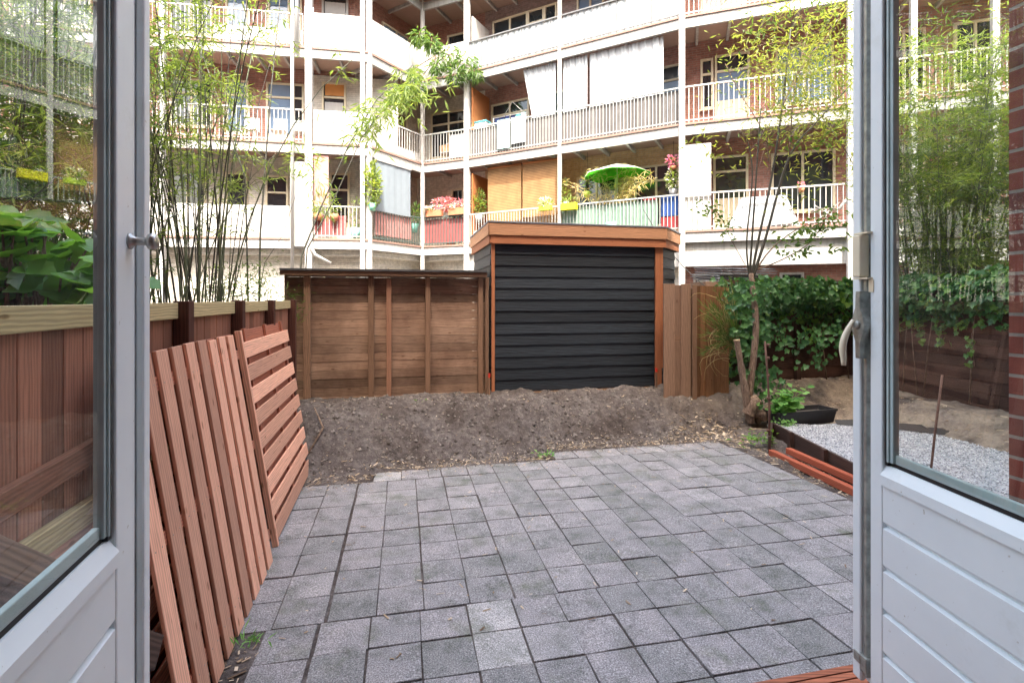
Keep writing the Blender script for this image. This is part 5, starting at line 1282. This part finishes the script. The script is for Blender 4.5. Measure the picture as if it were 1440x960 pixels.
while placed < 4300:
    t = LT * rnd(); topz = 2.42 + .12 * noise.noise(Vector((t * 1.1, 0, 1))) + .07 * noise.noise(Vector((t * 4, 0, 1)))
    low = 1.78 + .2 * noise.noise(Vector((t * 1.6, 3, 1))) + .12 * noise.noise(Vector((t * 5, 3, 1)))
    if t < .75: low = .75 + t * .9
    if t > 2.1 and t < 2.7: low -= .18
    z = low - .25 + (topz - low + .25) * rnd() ** .8; 
    if z < low and rnd() < .62: continue
    q = (z - low) / (topz - low); dens = .5 + .5 * noise.noise(Vector((t * 3, z * 3, 7)))
    if rnd() > dens + .42: continue
    bl = .05 + .24 * max(0, math.sin(min(1., max(0, q)) * 3.1)) * uni(.3, 1.); p, n = ivy_at(t, z, bl)
    if q > .9: p = p - n * uni(-.1, .35)
    d = Vector((uni(-.8, .8), uni(-.4, .4), -1 + uni(0, .9))); nn = n + Vector((uni(-.6, .6), uni(-.6, .6), uni(-.1, 1.)))
    (ly if rnd() < .1 + .12 * (noise.noise(Vector((t * 2, z * 2, 2))) > .2) else lf).poly(p, d, nn, IVY, uni(.065, .115), cup=.1); placed += 1
for _ in range(34):      # hanging shoots
    t = uni(.3, LT); z = 1.6 + uni(-.1, .1); ln = uni(.1, .5); p, n = ivy_at(t, z, .06); st_.tube([p, p + Vector((uni(-.05, .05), 0, -ln))], .004, 3)
    for q in range(int(ln * 34)): (ly if rnd() < .6 else lf).poly(p + Vector((uni(-.05, .05), uni(-.03, .03), -ln * rnd())) + n * .03, (uni(-.6, .6), 0, -1), n + Vector((0, 0, .5)), IVY, uni(.05, .085))
for _ in range(380):     # down the trunk of the slender tree
    t = rnd(); y = 395 + 185 * t; c = at(1058 + random.gauss(0, 15) + (12 if y > 500 else 0), y, 7.82 + uni(-.1, .12)); 
    if rnd() < .45 * t: continue
    lf.poly(c, (uni(-1, 1), uni(-.3, .3), -1), (uni(-.6, .6), -1, .6), IVY, uni(.06, .105))
for cx, cy, n_ in ((1095, 468, 40), (1112, 478, 24), (1150, 478, 36), (1172, 465, 30), (1150, 505, 24)):
    for _ in range(n_): lf.poly(at(cx + random.gauss(0, 13), cy + random.gauss(0, 9), 8.2 + uni(-.1, .3)), (uni(-1, 1), uni(-.3, .3), -.8), (uni(-.6, .6), -1, .7), IVY, uni(.06, .10))
for _ in range(14):
    t = uni(.2, LT); p, n = ivy_at(t, .6 if t < 3 else .5, .03); q, n = ivy_at(t + uni(-.3, .3) if .5 < t < LT - .5 else t, 2.1, .04); st_.tube([p, p.lerp(q, .5) + n * .02, q], [.012, .008, .005], 5)
st_.build('stems', 'bark', root); lf.build('foliage', 'ivy', root); ly.build('foliage', 'ivy2', root)

# reedy shrub in front of the tan fence
root = thing('reed_shrub', 'thin leaved green shrub with bare curly twigs against the tan boards', 'shrub', tuple(at(1030, 545, 8.0)))
lf = MB(); st_ = MB()
for i in range(60):
    b = at(1030 + uni(-4, 10), 470 + uni(0, 30), 8.0); e = at(uni(985, 1035), uni(392, 500), 7.95 + uni(-.1, .1)); mid = b.lerp(e, .6) + Vector((0, uni(-.1, .05), .06))
    st_.tube([b, mid, e], [.004, .003, .001], 3)
    for _ in range(15): s = uni(.3, 1); c = b.lerp(mid, s * 1.6) if s < .6 else mid.lerp(e, (s - .6) * 2.5); lf.leafq(c, (e - b).normalized() + Vector((uni(-.5, .5), uni(-.5, .5), uni(-.3, .5))), (0, -1, .5), uni(.09, .18), .011)
for i in range(14):
    b = at(1020 + uni(-8, 8), 450 + uni(-20, 60), 7.97); pts = [b]
    a = uni(2.2, 3.6)
    for q in range(7): a += uni(-.1, .75); pts.append(pts[-1] + Vector((math.cos(a) * .09, uni(-.02, .02), math.sin(a) * .09)))
    st_.tube(pts, [.005 - .0005 * q for q in range(len(pts))], 4)
st_.build('twigs', 'dry', root); lf.build('foliage', 'bleaf2', root)
# planter and its herb
p0, p1 = Vector((3.98, 7.42, .12)), Vector((5.02, 7.74, .12)); d = (p1 - p0).normalized(); n = Vector((-d.y, d.x, 0)); L = (p1 - p0).length
root = thing('planter', 'black plastic planter trough resting at the edge of the gravel', 'planter', tuple(p0.lerp(p1, .5)))
mb = MB(); h = .21; wd = .34
def quadp(mb, a, b, c, e): mb.face([a, b, c, e], r=.5)
O = lambda s, w_, z: p0 + d * s + n * w_ + Vector((0, 0, z))
lo = [O(.04, .03, 0), O(L - .04, .03, 0), O(L - .04, wd - .03, 0), O(.04, wd - .03, 0)]; hi = [O(0, 0, h), O(L, 0, h), O(L, wd, h), O(0, wd, h)]; hi2 = [O(.03, .03, h), O(L - .03, .03, h), O(L - .03, wd - .03, h), O(.03, wd - .03, h)]; inn = [O(.05, .05, h - .06), O(L - .05, .05, h - .06), O(L - .05, wd - .05, h - .06), O(.05, wd - .05, h - .06)]
for i in range(4):
    j = (i + 1) % 4; quadp(mb, lo[i], lo[j], hi[j], hi[i]); quadp(mb, hi[i], hi[j], hi2[j], hi2[i]); quadp(mb, hi2[i], hi2[j], inn[j], inn[i])
quadp(mb, *lo[::-1]); mb.build('trough', 'plastic', root)
mb = MB(); ring(mb, [O(-.008, -.008, 0), O(L + .008, -.008, 0), O(L + .008, wd + .008, 0), O(-.008, wd + .008, 0)], h - .03, h + .004, .03); mb.build('rim', 'plastic', root, bevel=.003)
mb = MB(); mb.face(inn, r=.3); mb.build('compost', 'clod', root)
root = thing('herb_plant', 'bright green leafy herb growing at one end of the black planter', 'plant', tuple(O(.18, .15, h)))
lf = MB(); st_ = MB(); ROUND = [(0, 0), (.3, .08), (.45, .4), (.32, .78), (0, 1.), (-.32, .78), (-.45, .4), (-.3, .08)]
for i in range(40):
    b = O(.16 + uni(-.1, .1), .13 + uni(-.08, .08), h - .05); e = b + Vector((random.gauss(0, .14), random.gauss(-.02, .1), uni(.08, .5)))
    st_.tube([b, b.lerp(e, .5) + Vector((0, 0, .05)), e], [.005, .004, .002], 4)
    for _ in range(5): lf.poly(b.lerp(e, uni(.4, 1.)) + Vector((uni(-.04, .04),) * 3), (uni(-1, 1), uni(-1, .6), uni(-.3, .3)), (uni(-.4, .4), -.5, 1), ROUND, uni(.05, .12))
for i in range(160): lf.poly(O(uni(-.02, .22), uni(-.08, .2), uni(-.1, .14)), (uni(-1, 1), uni(-1, .2), uni(-.8, .3)), (uni(-.5, .5), -.6, .8), ROUND, uni(.03, .06))
st_.build('stems', 'balm', root); lf.build('foliage', 'balm', root)
# weeds
WEEDS = [(880, 3, 0)]
def weed(x, y, Y, lab, n=26, L=.07, W=.03, mat='balm', sp=.07):
    c = at(x, y, Y); mb = MB()
    for _ in range(n): mb.leafq(c + Vector((random.gauss(0, sp), random.gauss(0, sp * .6), abs(random.gauss(0, sp * .5)))), (uni(-1, 1), uni(-1, 1), uni(-.1, .9)), (0, 0, 1), L * uni(.6, 1.3), W)
    one(mb, 'weed', mat, lab, 'weed', 'weeds in the soil')
weed(768, 642, 6.36, 'small weed at the paving step in the soil edge'); weed(1070, 622, 6.85, 'blue green weed clump below the cut stump', 70, .09, .035, 'ivy2', .12)
weed(535, 588, 6.75, 'tiny weed in the soil before the brown shed', 12); weed(595, 570, 7.2, 'tiny weed near the top of the soil bank', 10); weed(350, 905, 2.1, 'grass tuft in the bare gap beside the leaning panel', 30, .05, .008, 'balm', .03)
# litter on the soil: straw, bark chips, pale bits
mb = MB(); clods = MB()
def flat(a, b): return gp(a, b, height(a, b))
def chip(a, b, s):
    c = flat(a, b) + Vector((0, 0, .008)); th = uni(0, 6.28); d = Vector((math.cos(th), math.sin(th), uni(-.25, .25))); x = Vector((-math.sin(th), math.cos(th), uni(-.4, .4))); L = s * uni(.6, 2.2); W = s * uni(.15, .5)
    mb.face([c - d * L / 2 - x * W / 2, c + d * L / 2 - x * W / 2, c + d * L / 2 + x * W / 2, c - d * L / 2 + x * W / 2])
for _ in range(1500):
    a, b = uni(-2, 28), uni(2.8, 9.2)
    if b < patio_top(a) + .05 and a < 17: b = patio_top(a) + .1 + abs(random.gauss(0, .5))
    if a > 18.5 and b < 5.3: continue
    chip(a, b, uni(.012, .035))
for _ in range(700): a = uni(-1, 17); chip(a, patio_top(a) + .12 + abs(random.gauss(0, .35)), uni(.015, .04))
for _ in range(900): chip(uni(17.05, 18.3), uni(-7, 5), uni(.015, .04))
for _ in range(500): chip(random.gauss(17.5, 1.3), random.gauss(6., .8), uni(.02, .07))
for _ in range(900): chip(uni(19.5, 28.3), uni(5.4, 9.), uni(.012, .05))
for _ in range(500): chip(uni(25.8, 28.3), uni(-5, 6), uni(.012, .05))
for _ in range(160): chip(uni(-2.2, -.15), uni(-8, -5.2), uni(.015, .05))
for q_ in range(330):     # a few bits blown onto the paving
    a = uni(-1, 17); b = uni(-7, 4) if q_ < 150 else patio_top(a) - abs(random.gauss(0, .35)); p = gp(a, b, .006); th = uni(0, 6.28); d = Vector((math.cos(th), math.sin(th), 0)) * uni(.008, .03); x = Vector((-math.sin(th), math.cos(th), 0)) * uni(.002, .006); mb.face([p - d - x, p + d - x, p + d + x, p - d + x])
o = mb.build('litter', 'chips'); tag(o, 'straw and bark chips scattered over the soil', 'litter', kind='stuff')
for _ in range(6500):
    a, b = uni(-2, 18), uni(3, 9.)
    if b < patio_top(a) + .15: b = patio_top(a) + .15 + rnd()
    s = .005 + .028 * rnd() ** 5; c = flat(a, b); k = len(clods.v)
    clods.v += [tuple(c + Vector(q) * s * uni(.7, 1.25)) for q in ((1, 0, 0), (0, 1, 0), (-1, 0, 0), (0, -1, 0), (0, 0, .9), (0, 0, -.9))]; rv = rnd()
    for f_ in ((0, 1, 4), (1, 2, 4), (2, 3, 4), (3, 0, 4), (1, 0, 5), (2, 1, 5), (3, 2, 5), (0, 3, 5)): clods.f.append(tuple(k + q for q in f_)); clods.r.append(rv); clods.sm.append(False); clods.uv += [(0, 0)] * 3
for _ in range(900):     # crumbs spilt over the paving edge and a few big clods
    a = uni(-1, 17); big = rnd() < .09
    b = patio_top(a) + uni(.3, 4.5) if big else patio_top(a) + random.gauss(.05, .18); c = flat(a, b) if b > patio_top(a) else gp(a, b, .006); s = uni(.02, .042) if big else uni(.003, .009); k = len(clods.v)
    clods.v += [tuple(c + Vector(q) * s * uni(.6, 1.3)) for q in ((1, 0, 0), (0, 1, 0), (-1, 0, 0), (0, -1, 0), (0, 0, .8), (0, 0, -.8))]; rv = rnd() * .6
    for f_ in ((0, 1, 4), (1, 2, 4), (2, 3, 4), (3, 0, 4), (1, 0, 5), (2, 1, 5), (3, 2, 5), (0, 3, 5)): clods.f.append(tuple(k + q for q in f_)); clods.r.append(rv); clods.sm.append(big); clods.uv += [(0, 0)] * 3
o = clods.build('soil_crumbs', 'clod'); tag(o, 'dark crumbs of earth over the soil bank', 'soil', kind='stuff')
mb = MB(); mb.tube([flat(-1.0, 4.7) + Vector((0, 0, .02)), flat(-.6, 5.6) + Vector((0, 0, .06)), flat(-1.1, 6.6) + Vector((0, 0, .12))], [.012, .014, .008], 5); one(mb, 'stick', 'bark', 'bare curved stick lying on the soil beside the leaning panel', 'stick')
